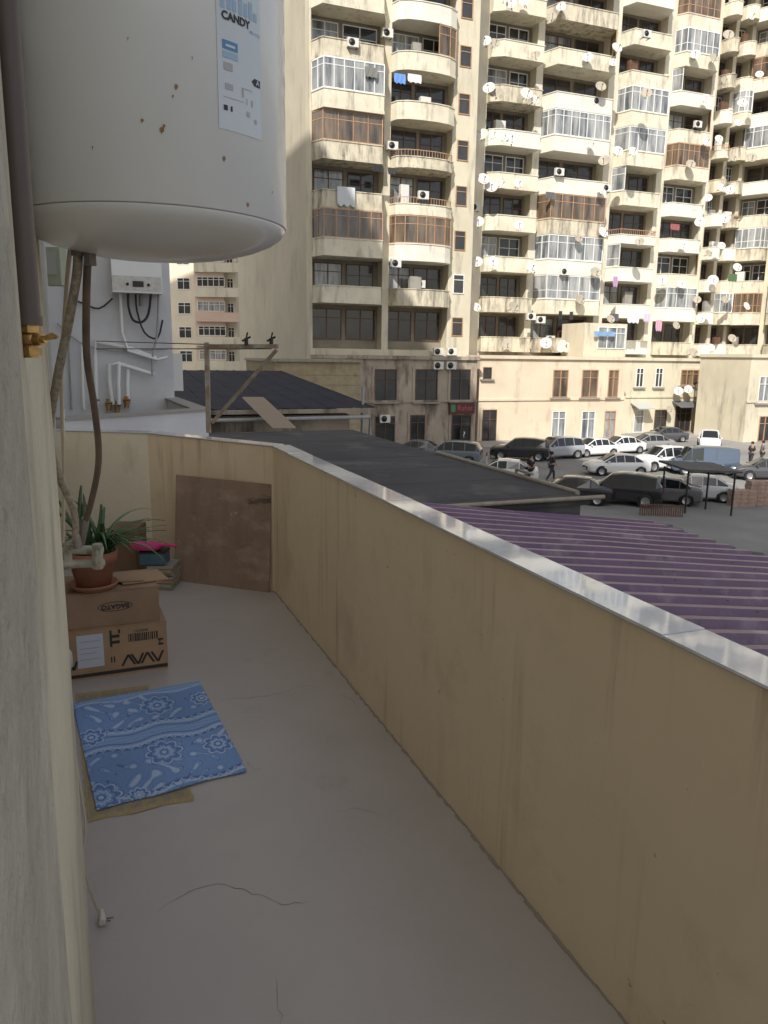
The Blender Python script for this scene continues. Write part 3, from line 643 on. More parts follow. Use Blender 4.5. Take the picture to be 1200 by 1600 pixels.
def ribbed(u0f,u1f,v0,v1,zf,pitch,hh,rw=.35,seg=1):
    q=MB(); vs=[];v=v0;rows=[]
    while v<v1:
        for dv,dz in ((0,0),(pitch*(1-rw)-.04,0),(pitch*(1-rw),hh),(pitch-.04,hh)):
            rows.append((min(v+dv,v1),dz))
        v+=pitch
    for vv,dz in rows:
        e=u1f(vv)
        for k in range(seg+1):
            u=u0f+(e-u0f)*k/seg; vs.append(W(u,vv,zf(u)+dz+.008*math.sin(u*1.7+vv*.9)))
    s=seg+1; fs=[(i*s+k,i*s+k+1,(i+1)*s+k+1,(i+1)*s+k) for i in range(len(rows)-1) for k in range(seg)]
    q.add(vs,fs); return q
def eave(v): return 9.9+.25*math.floor((v+20)/1.0)%2*.22
q=ribbed(.95,eave,-6,VB-.45,zr,.42,.095,.34,6); q.build('roof',M['purple'],ps)
q=MB()
for vv in [VB-.5-.42*i for i in range(44)]:
    for u in (2.2,4.4,6.6,8.8):
        p=W(u,vv-.10,zr(u)+.093) ; q.box(p.x-.012,p.y-.012,p.z,p.x+.012,p.y+.012,p.z+.010)
o=q.build('roof_screws',M['greysheet'],ps); o['kind']='stuff'
q=ribbed(9.7,lambda v:11.2+.3*math.sin(v*2.1),-6,VB+.4,lambda u:zr(u)-.12,.42,.05,.4,2); q.build('lower_roof_strip',M['greysheet'],ps)
fd=thing('dark_roof_house','house with dark ribbed metal roof beyond the flat black roof','building',W(5,35,G))
zf=lambda v:-.50+(v-29.5)*.068
b=MB(); b.hexa([W(-1.5,30,G),W(10,30,G),W(10,45,G),W(-1.5,45,G),W(-1.5,30,-.8),W(10,30,-.8),W(10,45,zf(45)-.1),W(-1.5,45,zf(45)-.1)]); b.build('wall',M['grime'],fd)
q=MB(); vs=[];n=0
u=-2.0
while u<10.2:
    for du,dz in ((0,0),(.8,0),(.83,.022),(.9,.022)):
        vs+=[W(u+du,29.5,zf(29.5)+dz),W(u+du,46,zf(46)+dz)]; n+=1
    u+=.93
q.add(vs,[(2*i,2*i+2,2*i+3,2*i+1) for i in range(n-1)]); q.build('roof',M['darksheet'],fd)
b=MB(); b.uvbox(-2,29.35,zf(29.5)-.18,10.45,29.48,zf(29.5)-.02); b.build('fascia',M['grime'],fd)
for pts_,r_ in (([W(2,29.2,zf(29.5)-.40),W(10.6,29.2,zf(29.5)-.34),W(10.6,29.2,-1.9)],.075),([W(10.75,30.5,.3),W(10.75,30.5,-2.5)],.06)):
    b=MB(); b.tube(pts_,r_,10); b.build('drain_pipe',M['pipe_grey'],fd)
pa=P(444,669,rz+.02); up=PY(396,622,pa.y+1.0)
b=MB(); side=Vector((.42,0,0)); b.hexa([pa-side,pa+side,pa+side+Vector((0,.05,.04)),pa-side+Vector((0,.05,.04)),up-side,up+side*.9,up+side*.9+Vector((0,.05,.04)),up-side+Vector((0,.05,.04))])
tag(b.build('plank',flat((.36,.28,.21),.8)),'bare wooden board leaning between the two dark roofs','board')

# ================= FACADES
def win(F,a0,a1,z0,z1,bb,fm,gm,parent,n=2,depth=.07,name='window',transom=True):
    b=MB(); fw=.07
    def bx(x0,zz0,x1,zz1): b.hexa([F(x0,bb,zz0),F(x1,bb,zz0),F(x1,bb+depth,zz0),F(x0,bb+depth,zz0),F(x0,bb,zz1),F(x1,bb,zz1),F(x1,bb+depth,zz1),F(x0,bb+depth,zz1)])
    bx(a0,z0,a0+fw,z1); bx(a1-fw,z0,a1,z1); bx(a0+fw,z0,a1-fw,z0+fw); bx(a0+fw,z1-fw,a1-fw,z1)
    for k in range(1,n): c=a0+(a1-a0)*k/n; bx(c-.035,z0+fw,c+.035,z1-fw)
    if transom and z1-z0>1.2:
        zt=z0+(z1-z0)*.7
        for k in range(n):
            c0=a0+(a1-a0)*k/n+.04;c1_=a0+(a1-a0)*(k+1)/n-.04; bx(max(c0,a0+fw),zt,min(c1_,a1-fw),zt+.05)
    f=b.build(name,fm,parent)
    g=MB(); g.add([F(a0+.02,bb+.02,z0+.02),F(a1-.02,bb+.02,z0+.02),F(a1-.02,bb+.02,z1-.02),F(a0+.02,bb+.02,z1-.02)],[(0,1,2,3)]); g.build('pane',gm,f)
    return f
def glaze(F,pl2,z0,z1,fm,gm,parent,step=.8,tz=.68):
    pts=[F(a,bb,0) for a,bb in pl2]; b=MB()
    b.strip(pts,-.06,.0,z0,z0+.09); b.strip(pts,-.06,.0,z1-.10,z1)
    zt=z0+(z1-z0)*tz; b.strip(pts,-.05,-.012,zt,zt+.05)
    for i in range(len(pts)-1):
        p=pts[i];q=pts[i+1];L=(q-p).length;t=(q-p)/L;nrm=Vector((t.y,-t.x,0));n=max(1,round(L/step))
        for k in range(n+1):
            if k==n and i<len(pts)-2: continue
            c=p+t*(L*k/n); o=c-t*.030-nrm*.055; b.obox(Vector((o.x,o.y,z0+.092)),t*.06,nrm*.065,(0,0,z1-z0-.194))
    f=b.build('window',fm,parent)
    g=MB(); g.strip(pts,-.04,-.030,z0+.02,z1-.02); g.build('pane',gm,f)
S=3.45; Z0=2.35
def tower(name,label,org,ang,L,depth,bays,nst=10,zb=None,mt='facade',rec=1.1,core=None):
    ca,sa=math.cos(ang),math.sin(ang)
    def F(a,bb,z): return Vector((org.x+ca*a+sa*bb,org.y+sa*a-ca*bb,z))
    zb=G if zb is None else zb; ztop=Z0+S*nst
    T=thing(name,label,'building',F(L/2,-depth/2,zb))
    def hx(b,a0,b0,z0,a1,b1,z1): b.hexa([F(a0,b0,z0),F(a1,b0,z0),F(a1,b1,z0),F(a0,b1,z0),F(a0,b0,z1),F(a1,b0,z1),F(a1,b1,z1),F(a0,b1,z1)])
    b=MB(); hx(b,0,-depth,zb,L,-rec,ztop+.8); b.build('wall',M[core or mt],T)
    b=MB(); a=0
    hx(b,0,-rec+.001,zb,L,0,Z0-.25)
    for (a0,a1,kind,st,dd) in bays:
        if a0-a>.02: hx(b,a,-rec+.002,Z0-.249,a0,0,ztop+.6)
        a=a1
        if kind=='flat': hx(b,a0,-rec+.002,Z0-.249,a1,-.003,ztop+.5)
    if L-a>.02: hx(b,a,-rec+.002,Z0-.249,L,0,ztop+.6)
    b.build('piers',M[mt],T)
    b=MB()
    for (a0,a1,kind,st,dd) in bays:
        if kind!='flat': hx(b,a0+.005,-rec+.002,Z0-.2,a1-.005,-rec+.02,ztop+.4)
    b.build('loggia_back_shade',M['recess_shade'],T)  # thin sheet over the core wall, coloured dark to stand for shade
    rr=random.Random(int(L*10))
    for (a0,a1,kind,st,pd0) in bays:
        wdt=a1-a0
        for k in range(nst):
            z=Z0+S*k; s=st[k%len(st)]; pd=pd0
            if kind=='flat':
                win(F,a0+wdt*.14,a1-wdt*.14,z+.95,z+2.5,-.002,M['brown'] if rr.random()<.6 else M['white'],M['glass'],T,1,.06); continue
            c=min(.9,wdt*.22)
            if s in 'wb' and rr.random()<.4: pd=pd0+.25
            if kind=='round': pl2=[(a0,0),(a0+c*.25,pd*.6),(a0+c,pd*.95),(a0+wdt*.36,pd*1.1),(a1-wdt*.36,pd*1.1),(a1-c,pd*.95),(a1-c*.25,pd*.6),(a1,0)]
            elif kind=='left': pl2=[(a0,0),(a0,pd*.5),(a0+c,pd),(a1-.02,pd),(a1-.02,0)]
            else: pl2=[(a0+.01,0),(a0+c*.6,pd),(a1-c*.6,pd),(a1-.01,0)]
            rb=-rec+.024
            if s=='n':
                win(F,a0+.2,a0+wdt*.47,z+.5,z+2.9,rb,M['dkbrown'],M['glass'],T,2); win(F,a0+wdt*.53,a1-.2,z+.5,z+2.9,rb,M['dkbrown'],M['glass'],T,2); continue
            b=MB(); pts=[F(x,y,0) for x,y in pl2]
            bh=1.02 if s!='r' else .55
            b.strip(pts,-.12,0,z-.02,z+bh); b.strip(pts,-.14,.05,z+bh+.001,z+bh+.07)
            ip=offs(pts,.03); poly=[(p[0],p[1]) for p in ip]; f0_=F(a0+.002,-rec+.022,0);f1_=F(a1-.002,-rec+.022,0)
            poly=poly[::1]+[(f1_.x,f1_.y),(f0_.x,f0_.y)]; b.prism(poly,z-.24,z-.021)
            b.build('balcony',rr.choice([M['band'],M['band'],M['band_b'],M['band_c']]),T)
            if s=='r':
                q=MB(); q.strip(pts,-.08,-.04,z+1.05,z+1.10)
                for i in range(len(pts)-1):
                    p=pts[i];qq=pts[i+1];LL=(qq-p).length;n=max(1,int(LL/.22)); t=(qq-p)/LL; nr=Vector((t.y,-t.x,0))
                    for kk in range(n): cc=p+t*(LL*(kk+.5)/n)-nr*.07; q.obox(Vector((cc.x,cc.y,z+.625)),t*.03,nr*.03,(0,0,.42))
                q.build('railing',M['brown'],T)
            zt=z+S-.245
            if s in 'wbWB':
                z0g=z+1.072
                p2=pl2
                if s=='W': p2=[p for p in pl2 if p[0]<=a0+wdt*.65]
                if s=='B': p2=[p for p in pl2 if p[0]>=a0+wdt*.5]
                if len(p2)<2: p2=pl2
                glaze(F,p2,z0g,zt,M['white'] if s in 'wW' else M['brown'],M['curtain'] if s in 'wW' else M['tint'],T,rr.choice([.7,.8,.95,1.15]),rr.choice([.68,.74,.35]))
            if s not in 'wb':
                wm=M['white'] if rr.random()<.25 else M['dkbrown']; sp_=rr.uniform(.40,.52); sh=rr.uniform(.0,.05)
                win(F,a0+wdt*(.04+sh),a0+wdt*sp_,z+.7,z+2.95,rb,wm,M['glass'] if rr.random()<.75 else M['curtain'],T,2)
                win(F,a0+wdt*(sp_+.06),a0+wdt*(.96-sh),z+.02,z+2.95,rb,wm,M['glass'],T,2,name='balcony_door')
                if rr.random()<.4:
                    xx=a0+wdt*rr.uniform(.1,.6); q=MB(); hh_=rr.uniform(1.5,2.4); ww_=rr.uniform(.5,1.0); b0_=pd*.15-.3
                    q.hexa([F(xx,b0_,z),F(xx+ww_,b0_,z),F(xx+ww_,b0_+.4,z),F(xx,b0_+.4,z),F(xx,b0_,z+hh_),F(xx+ww_,b0_,z+hh_),F(xx+ww_,b0_+.4,z+hh_),F(xx,b0_+.4,z+hh_)])
                    q.build('balcony_cupboard',rr.choice([M['brown'],M['ac'],M['concrete'],M['dkbrown']]),T)
    return T,F
def bay(v,u0,px0,px1,kind,st,pd=1.15): return (U_at(px0,v)-u0,U_at(px1,v)-u0,kind,st,pd)
ANG=math.atan2(SA,CA)
vA=59.9; uA=U_at(485,vA); uA1=U_at(736,vA)
tower('apartment_tower','tall cream apartment tower at left with blank side wall and brown glazed balconies',W(uA,vA),ANG,uA1-uA,30,
 [bay(vA,uA,488,597,'cham','nobobwoobo'),bay(vA,uA,607,700,'round','nobrroBorr'),bay(vA,uA,704,728,'flat','b')],core='sideshade')
vB=63.5; uB=uA1+.02; uB1=U_at(938,vB)
tower('apartment_tower','middle cream apartment tower bristling with dishes and white glazed balconies',W(uB,vB),ANG,uB1-uB,22,
 [bay(vB,uB,750,822,'left','ooooooooooo'),bay(vB,uB,832,930,'cham','owwbowoBobo',1.5)],mt='facade2')
vB2=65.2; uB2=uB1+.02; uB3=U_at(1020,vB2)
tower('apartment_tower','narrow cream apartment tower with one balcony column and half glazed corners',W(uB2,vB2),ANG,uB3-uB2,22,
 [bay(vB2,uB2,944,1012,'cham','ooWrWwwooWo',1.3)],mt='facade2')
vC=67.4; uC=uB3+.03; uC1=U_at(1090,vC)
tower('apartment_tower','cream apartment tower right of the narrow one with mixed brown and white glazing',W(uC,vC),ANG,uC1-uC,20,
 [bay(vC,uC,1024,1084,'cham','owBoobBWwbo',.9)],nst=11,mt='facade2')
vC2=70.5; uC2=uC1+.03; uC3=U_at(1142,vC2)
tower('apartment_tower','deepest set back cream apartment tower with small rounded balconies at right',W(uC2,vC2),ANG,uC3-uC2,20,
 [bay(vC2,uC2,1092,1112,'round','oooooorooo',1.2),bay(vC2,uC2,1117,1137,'round','owooroowoo',1.2)],nst=12,mt='facade')
oD=W(uC3+.02,vC2+1)
tower('apartment_tower','cream apartment tower wing at the right edge of the picture facing left',oD,ANG-R(62),22,14,
 [(.6,4.2,'cham','obowoowobo',1.2),(4.8,8.6,'round','owoboowoobo',1.3),(9.2,13.2,'cham','woobooowob',1.2),(13.8,18,'round','obowooboow',1.2)],nst=12,mt='facade')
def lowb(name,label,v,px0,px1,depth,ztop,mt,wins,u0=None,u1=None):
    u0=U_at(px0,v,620) if u0 is None else u0; u1=U_at(px1,v,620) if u1 is None else u1
    T=thing(name,label,'building',W((u0+u1)/2,v+depth/2,G))
    b=MB(); b.uvbox(u0,v,G,u1,v+depth,ztop); b.build('wall',M[mt],T)
    b=MB(); b.uvbox(u0-.15,v-.2,ztop+.001,u1+.15,v+depth,ztop+.28); b.uvbox(u0-.06,v-.1,-1.98,u1+.06,v-.002,-1.80); b.build('cornice',M[mt],T)
    def F(a,bb,z): return W(a,v-bb,z)
    for (p0,p1,y0,y1,fm,gm,n,nm) in wins:
        a=PV(p0,y1,v);c=PV(p1,y0,v); ua=uv(a)[0];uc=uv(c)[0]; za,zc=a.z,c.z
        win(F,ua,uc,za,zc,.003,M[fm],M[gm],T,n,.09,name=nm)
        b=MB(); b.uvbox(ua-.22,v-.06,za-.02,ua-.01,v-.001,zc+.2); b.uvbox(uc+.01,v-.06,za-.02,uc+.22,v-.001,zc+.2); b.uvbox(ua-.009,v-.06,zc+.01,uc+.009,v-.001,zc+.2); b.build('surround',M[mt],T)
        if nm=='window':
            b=MB(); b.uvbox(ua-.24,v-.22,za-.14,uc+.24,v-.001,za-.022); b.build('window_sill',M['concrete'],T)
    return T,F
vL=56.5
wl_=[(517,553,577,628,'dkbrown','glass',2,'window'),(585,620,577,628,'dkbrown','glass',2,'window'),(648,684,577,628,'dkbrown','glass',2,'window'),(703,735,577,626,'dkbrown','glass',2,'window'),
 (585,617,650,692,'dkbrown','glass',2,'window'),(640,664,648,690,'dkbrown','glass',2,'window'),(704,736,648,698,'dkbrown','glass',2,'door')]
lb,_=lowb('commercial_building','grimy two-storey building with dark windows in front of the left tower',vL,508,744,4.2,1.35,'grime',wl_)
u0_=U_at(700,vL,636);u1_=U_at(739,vL,636)
sg=thing('shop_sign','dark red shop sign with green emblem over the ground floor entrance','sign',PV(720,645,vL-.3))
zs0=PV(720,646,vL).z; zs1=PV(720,629,vL).z
b=MB(); b.uvbox(u0_,vL-.32,zs0,u1_,vL-.12,zs1); b.build('panel',M['sign_red'],sg)
b=MB(); b.uvbox(u0_+.12,vL-.33,zs0+.15,u0_+.50,vL-.322,zs1-.15); b.build('emblem',M['green_sign'],sg)
text_mesh('lettering','Rahat',.60,lambda x,y:W((u0_+u1_)/2+x+.25,vL-.335,(zs0+zs1)/2+y),flat((.45,.10,.10)),sg)
s2=thing('shop_sign','small dark square sign with white figure beside the shop entrance','sign',PV(722,690,vL-.5))
za=PV(722,688,vL).z; b=MB(); ub=U_at(714,vL,680); b.uvbox(ub,vL-.5,za,ub+.75,vL-.35,za+1.0); b.build('panel',M['black'],s2); text_mesh('lettering','?',.7,lambda x,y:W(ub+.38+x,vL-.51,za+.5+y),M['white'],s2)
b=MB(); b.uvbox(ub+.3,vL-.45,G+.13,ub+.4,vL-.4,za); b.build('post',M['steel'],s2)
T=thing('brick_outbuilding','low yellow brick building between dark ribbed roof and left tower','building',W(14,52,G))
ub1=U_at(505,vL)
b=MB(); b.uvbox(10.9,47.2,G,ub1-.3,56.3,1.15); 
for k in range(9): b.uvbox(10.87,47.17,-4.6+.62*k,ub1-.29,47.199,-4.57+.62*k)
b.build('wall',M['ybrick'],T)
b=MB(); b.uvbox(10.8,47.0,1.151,ub1-.2,56.4,1.32); b.build('roof',M['beigepipe'],T)
vP=57.6; uP0=uv(PV(748,620,vP))[0]
wl_=[(862,888,578,621,'brown','tint',2,'window'),(907,935,578,621,'brown','tint',2,'window'),(948,967,578,621,'brown','tint',2,'window'),
 (860,884,642,684,'white','curtain',2,'window'),(906,930,642,686,'white','curtain',2,'window'),(942,962,642,686,'brown','curtain',2,'window'),
 (754,768,574,592,'dkbrown','glass',1,'window'),(752,776,640,692,'dkbrown','glass',2,'door')]
lowb('shop_building','peach plastered two-storey shop building with brown framed windows',vP,748,975,5.5,1.5,'peach',wl_,u0=uP0)
vQ=60.5
wl_=[(992,1006,575,605,'white','glass',2,'window'),(1022,1036,575,605,'white','glass',2,'window'),(1062,1092,578,602,'brown','tint',3,'window'),(1112,1130,578,608,'dkbrown','glass',2,'window'),
 (988,1006,640,676,'white','curtain',1,'door'),(1020,1042,640,676,'dkbrown','glass',2,'door'),(1052,1080,634,674,'dkbrown','glass',3,'shopfront'),(1092,1108,640,676,'dkbrown','glass',1,'door'),(1120,1150,636,674,'brown','tint',3,'shopfront')]
uQ0=uv(PV(975,620,vP))[0]+.02
lowb('shop_building','cream row of small shops below the right tower with several doors',vQ,976,1166,5.8,1.5,'facade',wl_,u0=uQ0)
vR=52; wl_=[(1182,1205,588,630,'white','curtain',2,'window'),(1215,1240,588,630,'white','curtain',2,'window'),(1182,1205,650,690,'brown','glass',2,'door')]
lowb('shop_building','pale two-storey building at the right edge with white framed windows',vR,1168,1290,6,1.9,'facade',wl_)
for i,(p0,p1,y,c) in enumerate([(985,1010,630,(.45,.45,.42)),(1050,1084,628,(.12,.12,.13)),(1090,1150,632,(.32,.30,.26))]):
    a=PV(p0,y,vQ);c_=PV(p1,y,vQ); b=MB(); ua,uc=uv(a)[0],uv(c_)[0]
    b.hexa([W(ua,vQ-1.3,a.z-.5),W(uc,vQ-1.3,a.z-.5),W(uc,vQ-.01,a.z),W(ua,vQ-.01,a.z),W(ua,vQ-1.3,a.z-.42),W(uc,vQ-1.3,a.z-.42),W(uc,vQ-.01,a.z+.08),W(ua,vQ-.01,a.z+.08)])
    tag(b.build('awning',flat(c)),['pale sloping awning over the left shop door','dark sloping awning over the middle shopfront','wide grey-beige awning over the right shopfronts'][i],'awning')
t=thing('rooftop_annex','small plastered annex with white glazing standing on the peach shop building roof','building',PV(950,556,vP+1))
ua=U_at(912,vP+1,540);uc=U_at(978,vP+1,540)
b=MB(); b.uvbox(ua,vP+1.0,1.79,uc,vP+4.5,4.7); b.build('wall',M['facade'],t)
win(lambda a,bb,z:W(a,vP+1.0-bb,z),ua+1.4,uc-.15,2.5,4.4,.003,M['white'],M['curtain'],t,3)
T=thing('distant_apartment_building','far sunlit yellow and pink apartment block seen under the water heater','building',PY(300,570,108))
org=PY(262,560,108); xl=org.x-16; xr=PY(384,560,112).x
b=MB(); b.box(xl,106,G,xr,122,34); b.build('wall',M['yelwall'],T)
b=MB(); b.box(PY(306,500,105.5).x,105.2,G,PY(352,500,105.5).x,105.99,34); b.build('pink_stair_bay',M['pinkwall'],T)
Fp=lambda a,bb,z:Vector((a,106-bb,z)); Fq=lambda a,bb,z:Vector((a,105.2-bb,z))
for k in range(8):
    z=-3.6+3.15*k
    for px0,px1 in ((279,299),(356,366)):
        win(Fp,PY(px0,500,106).x,PY(px1,500,106).x,z+.9,z+2.4,.003,M['white'],M['glass'],T,2)
    x0=PY(309,500,105).x;x1=PY(352,500,105).x
    win(Fq,x0,x1,z+1.25,z+2.5,.003,M['white'],M['curtain'] if k%2 else M['glass'],T,5)
    b=MB(); b.box(x0-.2,104.5,z-.1,x1+2.0,105.19,z+1.1); b.build('balcony',M['facade2'] if k%3 else M['pinkwall'],T)

# ================= DISHES
def make_dish(mt):
    t=thing('satellite_dish','','satellite dish')
    b=MB(); n=20; prof=[(.0,.0),(.15,.012),(.3,.045),(.42,.09),(.45,.105),(.42,.098),(.3,.055),(.0,-.012)]
    ax=Vector((0,-1,.5)).normalized(); c=Vector((0,-.45,.05)); b.lathe(c,prof,n,ax=ax); b.build('reflector',mt,t,False)
    b=MB(); foc=c+ax*.55+Vector((0,0,-.18)); b.tube([c+Vector((0,0,-.42)),foc],.022,5); b.lathe(foc-ax*.02,[(0,-.03),(.05,-.03),(.05,.08),(0,.08)],8,ax=ax); b.build('feed_arm',M['steel'],t,False)
    b=MB(); b.tube([c-ax*.02,c+Vector((0,.15,-.12)),Vector((0,.25,-.12))],.03,6); b.build('mount',M['steel'],t,False)
    return t
dproto=[make_dish(M['dish']),make_dish(M['dish_d'])]
dl=[(770,72,1),(822,8,0),(800,12,0),(786,2,0),(766,143,0),(818,152,0),(768,214,0),(785,218,0),(799,222,0),(752,284,0),(766,296,0),(779,290,0),(808,355,0),(748,350,0),(745,412,0),(770,413,0),(741,482,0),(797,482,1),(760,70,0),(776,150,1),(806,290,0),(756,215,0),
 (878,16,0),(862,30,1),(958,80,0),(957,102,0),(962,240,0),(936,366,0),(927,428,1),(900,375,1),(918,230,0),(830,160,0),(935,140,1),(985,240,0),(945,255,1),(852,538,0),(876,542,0),(900,470,1),(1000,380,1),(838,90,1),(918,95,0),(1008,150,1),(790,540,1),(826,420,0),(950,500,1),(934,300,0)]
dr=[(1100,157,0),(1098,225,0),(1122,296,0),(1106,312,0),(1068,386,0),(1125,386,0),(1102,398,1),(1062,446,0),(1128,470,1),(1090,500,0),(1110,545,0),(1078,552,1),(1118,570,0),(1135,60,1),(1126,130,1),(1150,195,0),(1142,250,1),(1148,420,0),(1158,165,0),(1088,470,1),(1130,345,0),(1112,440,0),(1140,530,1),(1096,560,0),(1165,30,0),(1050,590,0),(1086,90,0),(1110,95,1),(1140,300,0),(1076,260,1),(1094,350,0),(1120,220,0),(1052,510,1),(1034,440,0),(1160,480,0),(1172,250,1),(1185,120,0)]
dg_=[(1060,612,0),(1074,609,0),(1088,606,0),(1042,640,1)]
first=[True,True]
for lst,v,lab,grp in ((dl,vB-1.6,'round satellite dish fixed to a balcony of the middle towers','satellite dishes on the middle towers'),(dr,vC-1.3,'round satellite dish fixed to the right hand towers','satellite dishes on the right hand towers'),(dg_,vQ-.4,'round satellite dish above the row of small shops','satellite dishes above the small shops')):
    for px,py,kk in lst:
        o=dproto[kk] if first[kk] else copy_tree(dproto[kk]); first[kk]=False
        s=random.uniform(.85,1.25)*(1 if lst is not dg_ else .8)
        o.matrix_basis=Matrix.Translation(PV(px,py,v))@Matrix.Rotation(ANG+R(random.uniform(-45,5)),4,'Z')@Matrix.Diagonal((s,s,s,1))
        tag(o,lab,'satellite dish',grp)
def make_ac():
    t=thing('air_conditioner','','air conditioner'); b=MB(); b.box(-.42,-.3,0,.42,0,.6); b.build('casing',M['ac'],t,False)
    b=MB(); b.lathe((-.1,-.301,.3),[(0,.01),(.05,.01),(.05,.004),(.24,.004),(.25,0)],20,ax=(0,-1,0)); b.build('fan_grille',M['black'],t,False)
    b=MB(); b.box(-.35,-.32,-.06,-.3,.25,-.01); b.box(.3,-.32,-.06,.35,.25,-.01); b.build('bracket',M['steel'],t,False); return t
ap=make_ac(); ff=True
for px,py,v in [(550,75,vA-1.2),(660,312,vA-1.3),(617,418,vA-1.3),(655,450,vA+.2),(612,235,vA-.3),(683,577,vL-.05),(703,577,vL-.05),(683,555,vA-.5),(704,555,vA-.5),(828,500,vB-1.5),(858,535,vB-.6),(872,275,vB-1.6),(843,505,vB-1.6),(930,165,vB-1.2),(965,540,vB-1.2),(1020,330,vC-1),(1090,620,vQ-.05),(945,300,vB-1.2),(600,660,vL-.05),(880,430,vB-1.6),(1008,60,vB-1),(1088,200,vC-1),(740,330,vB+.1),(604,60,vA-.1)]:
    o=ap if ff else copy_tree(ap); ff=False
    o.matrix_basis=Matrix.Translation(PV(px,py,v))@Matrix.Rotation(ANG,4,'Z'); tag(o,'white outdoor air conditioner unit fixed to an apartment facade','air conditioner','air conditioners on the facades')
def cloth(px,py,v,w_,h_,c,lab):
    p=PV(px,py,v); b=MB(); n=8; vs=[]
    for j in range(5):
        for i in range(n+1):
            q=p+W(w_*(i/n-.5)*(1-.08*j/4*(i%2)),.05*math.sin(i*1.9+j)*(.3+j/4))+Vector((0,0,-h_*j/4*(1-.12*((i*7)%3==0)))); vs.append(q)
    b.add(vs,[(j*(n+1)+i,j*(n+1)+i+1,(j+1)*(n+1)+i+1,(j+1)*(n+1)+i) for j in range(4) for i in range(n)],0,True)
    tag(b.build('hanging_laundry',flat(c,.9)),lab,'laundry')
for a in [(625,115,vA-1.6,.9,.7,(.15,.3,.7),'bright blue laundry on the second balcony column high up'),(648,116,vA-1.6,1.1,.6,(.7,.72,.75),'white laundry beside the blue laundry high on the left tower'),(541,292,vA-1.4,1.4,1.4,(.6,.62,.64),'pale bedsheet hanging on the leftmost balcony column'),(590,258,vA-1.6,.9,.5,(.03,.03,.03),'black clothes hanging off the leftmost column below its wide brown glazing'),(612,262,vA-1.6,.6,.5,(.05,.05,.05),'dark clothes hung between the two left balcony columns'),(580,105,vA-1.6,1.0,.7,(.2,.2,.18),'dark grey laundry hung high between the left columns'),
 (876,486,vB-1.9,.35,.8,(.03,.03,.03),'small black garment hanging under white glazing'),(893,487,vB-1.9,.35,.8,(.04,.03,.03),'second small black garment hanging under white glazing'),(990,490,vB-1.8,1.3,.9,(.65,.66,.7),'white laundry left of the pink laundry'),(1012,490,vB-1.8,.9,.8,(.55,.5,.6),'lilac laundry beside the pink laundry'),(1030,500,vB-1.8,.7,1.1,(.55,.34,.42),'pink laundry low on the middle tower'),(962,432,vB-1.8,.5,1.0,(.42,.28,.45),'purple garment on the third column of the middle tower'),(885,535,vB-2.6,1.8,.9,(.6,.6,.58),'broad white sheet drying above the peach building'),(945,518,vP+.6,2.2,.4,(.2,.35,.55),'blue laundry along the rooftop annex'),(1145,428,vC-1.8,1.2,.8,(.08,.14,.06),'green plants and cloth over a balcony at the right'),
 (960,490,vB-1.8,1.0,.7,(.1,.1,.12),'dark laundry far left of the pink laundry'),(1055,350,vC-1.4,1.1,.6,(.3,.1,.1),'dull red laundry on the tower right of the narrow one'),(860,300,vB-1.9,.9,.6,(.12,.12,.12),'charcoal laundry above the brown glazing of the middle tower')]:
    cloth(*a)

# ================= CARS
SED=[(-2.22,.38,.72,.78,.70,.52),(-2.12,.24,.88,.96,.83,.64),(-1.60,.2,.93,1.04,.87,.66),(-1.0,.2,.94,1.38,.875,.57),(-.25,.2,.94,1.45,.88,.60),(.35,.2,.93,1.42,.88,.59),(1.15,.2,.91,.99,.87,.68),(1.85,.22,.82,.88,.84,.66),(2.12,.28,.70,.76,.78,.60),(2.22,.38,.58,.62,.66,.5)]
SUVS=[(-2.25,.45,.90,1.0,.78,.62),(-2.18,.32,1.05,1.2,.88,.68),(-1.9,.28,1.08,1.60,.91,.64),(-1.1,.26,1.08,1.72,.92,.65),(-.2,.26,1.07,1.74,.92,.66),(.45,.26,1.06,1.67,.92,.64),(1.15,.26,1.04,1.13,.91,.72),(1.9,.28,.96,1.04,.88,.70),(2.2,.34,.84,.9,.82,.62),(2.3,.42,.66,.72,.74,.5)]
VAN=[(-2.5,.45,1.0,1.7,.84,.72),(-2.42,.3,1.1,2.0,.92,.76),(-1.6,.28,1.12,2.1,.94,.78),(-.7,.28,1.12,2.12,.94,.78),(.3,.28,1.12,2.12,.94,.78),(1.2,.28,1.12,2.02,.94,.75),(1.85,.28,1.08,1.22,.92,.76),(2.35,.3,.95,1.02,.88,.7),(2.5,.38,.75,.8,.8,.6)]
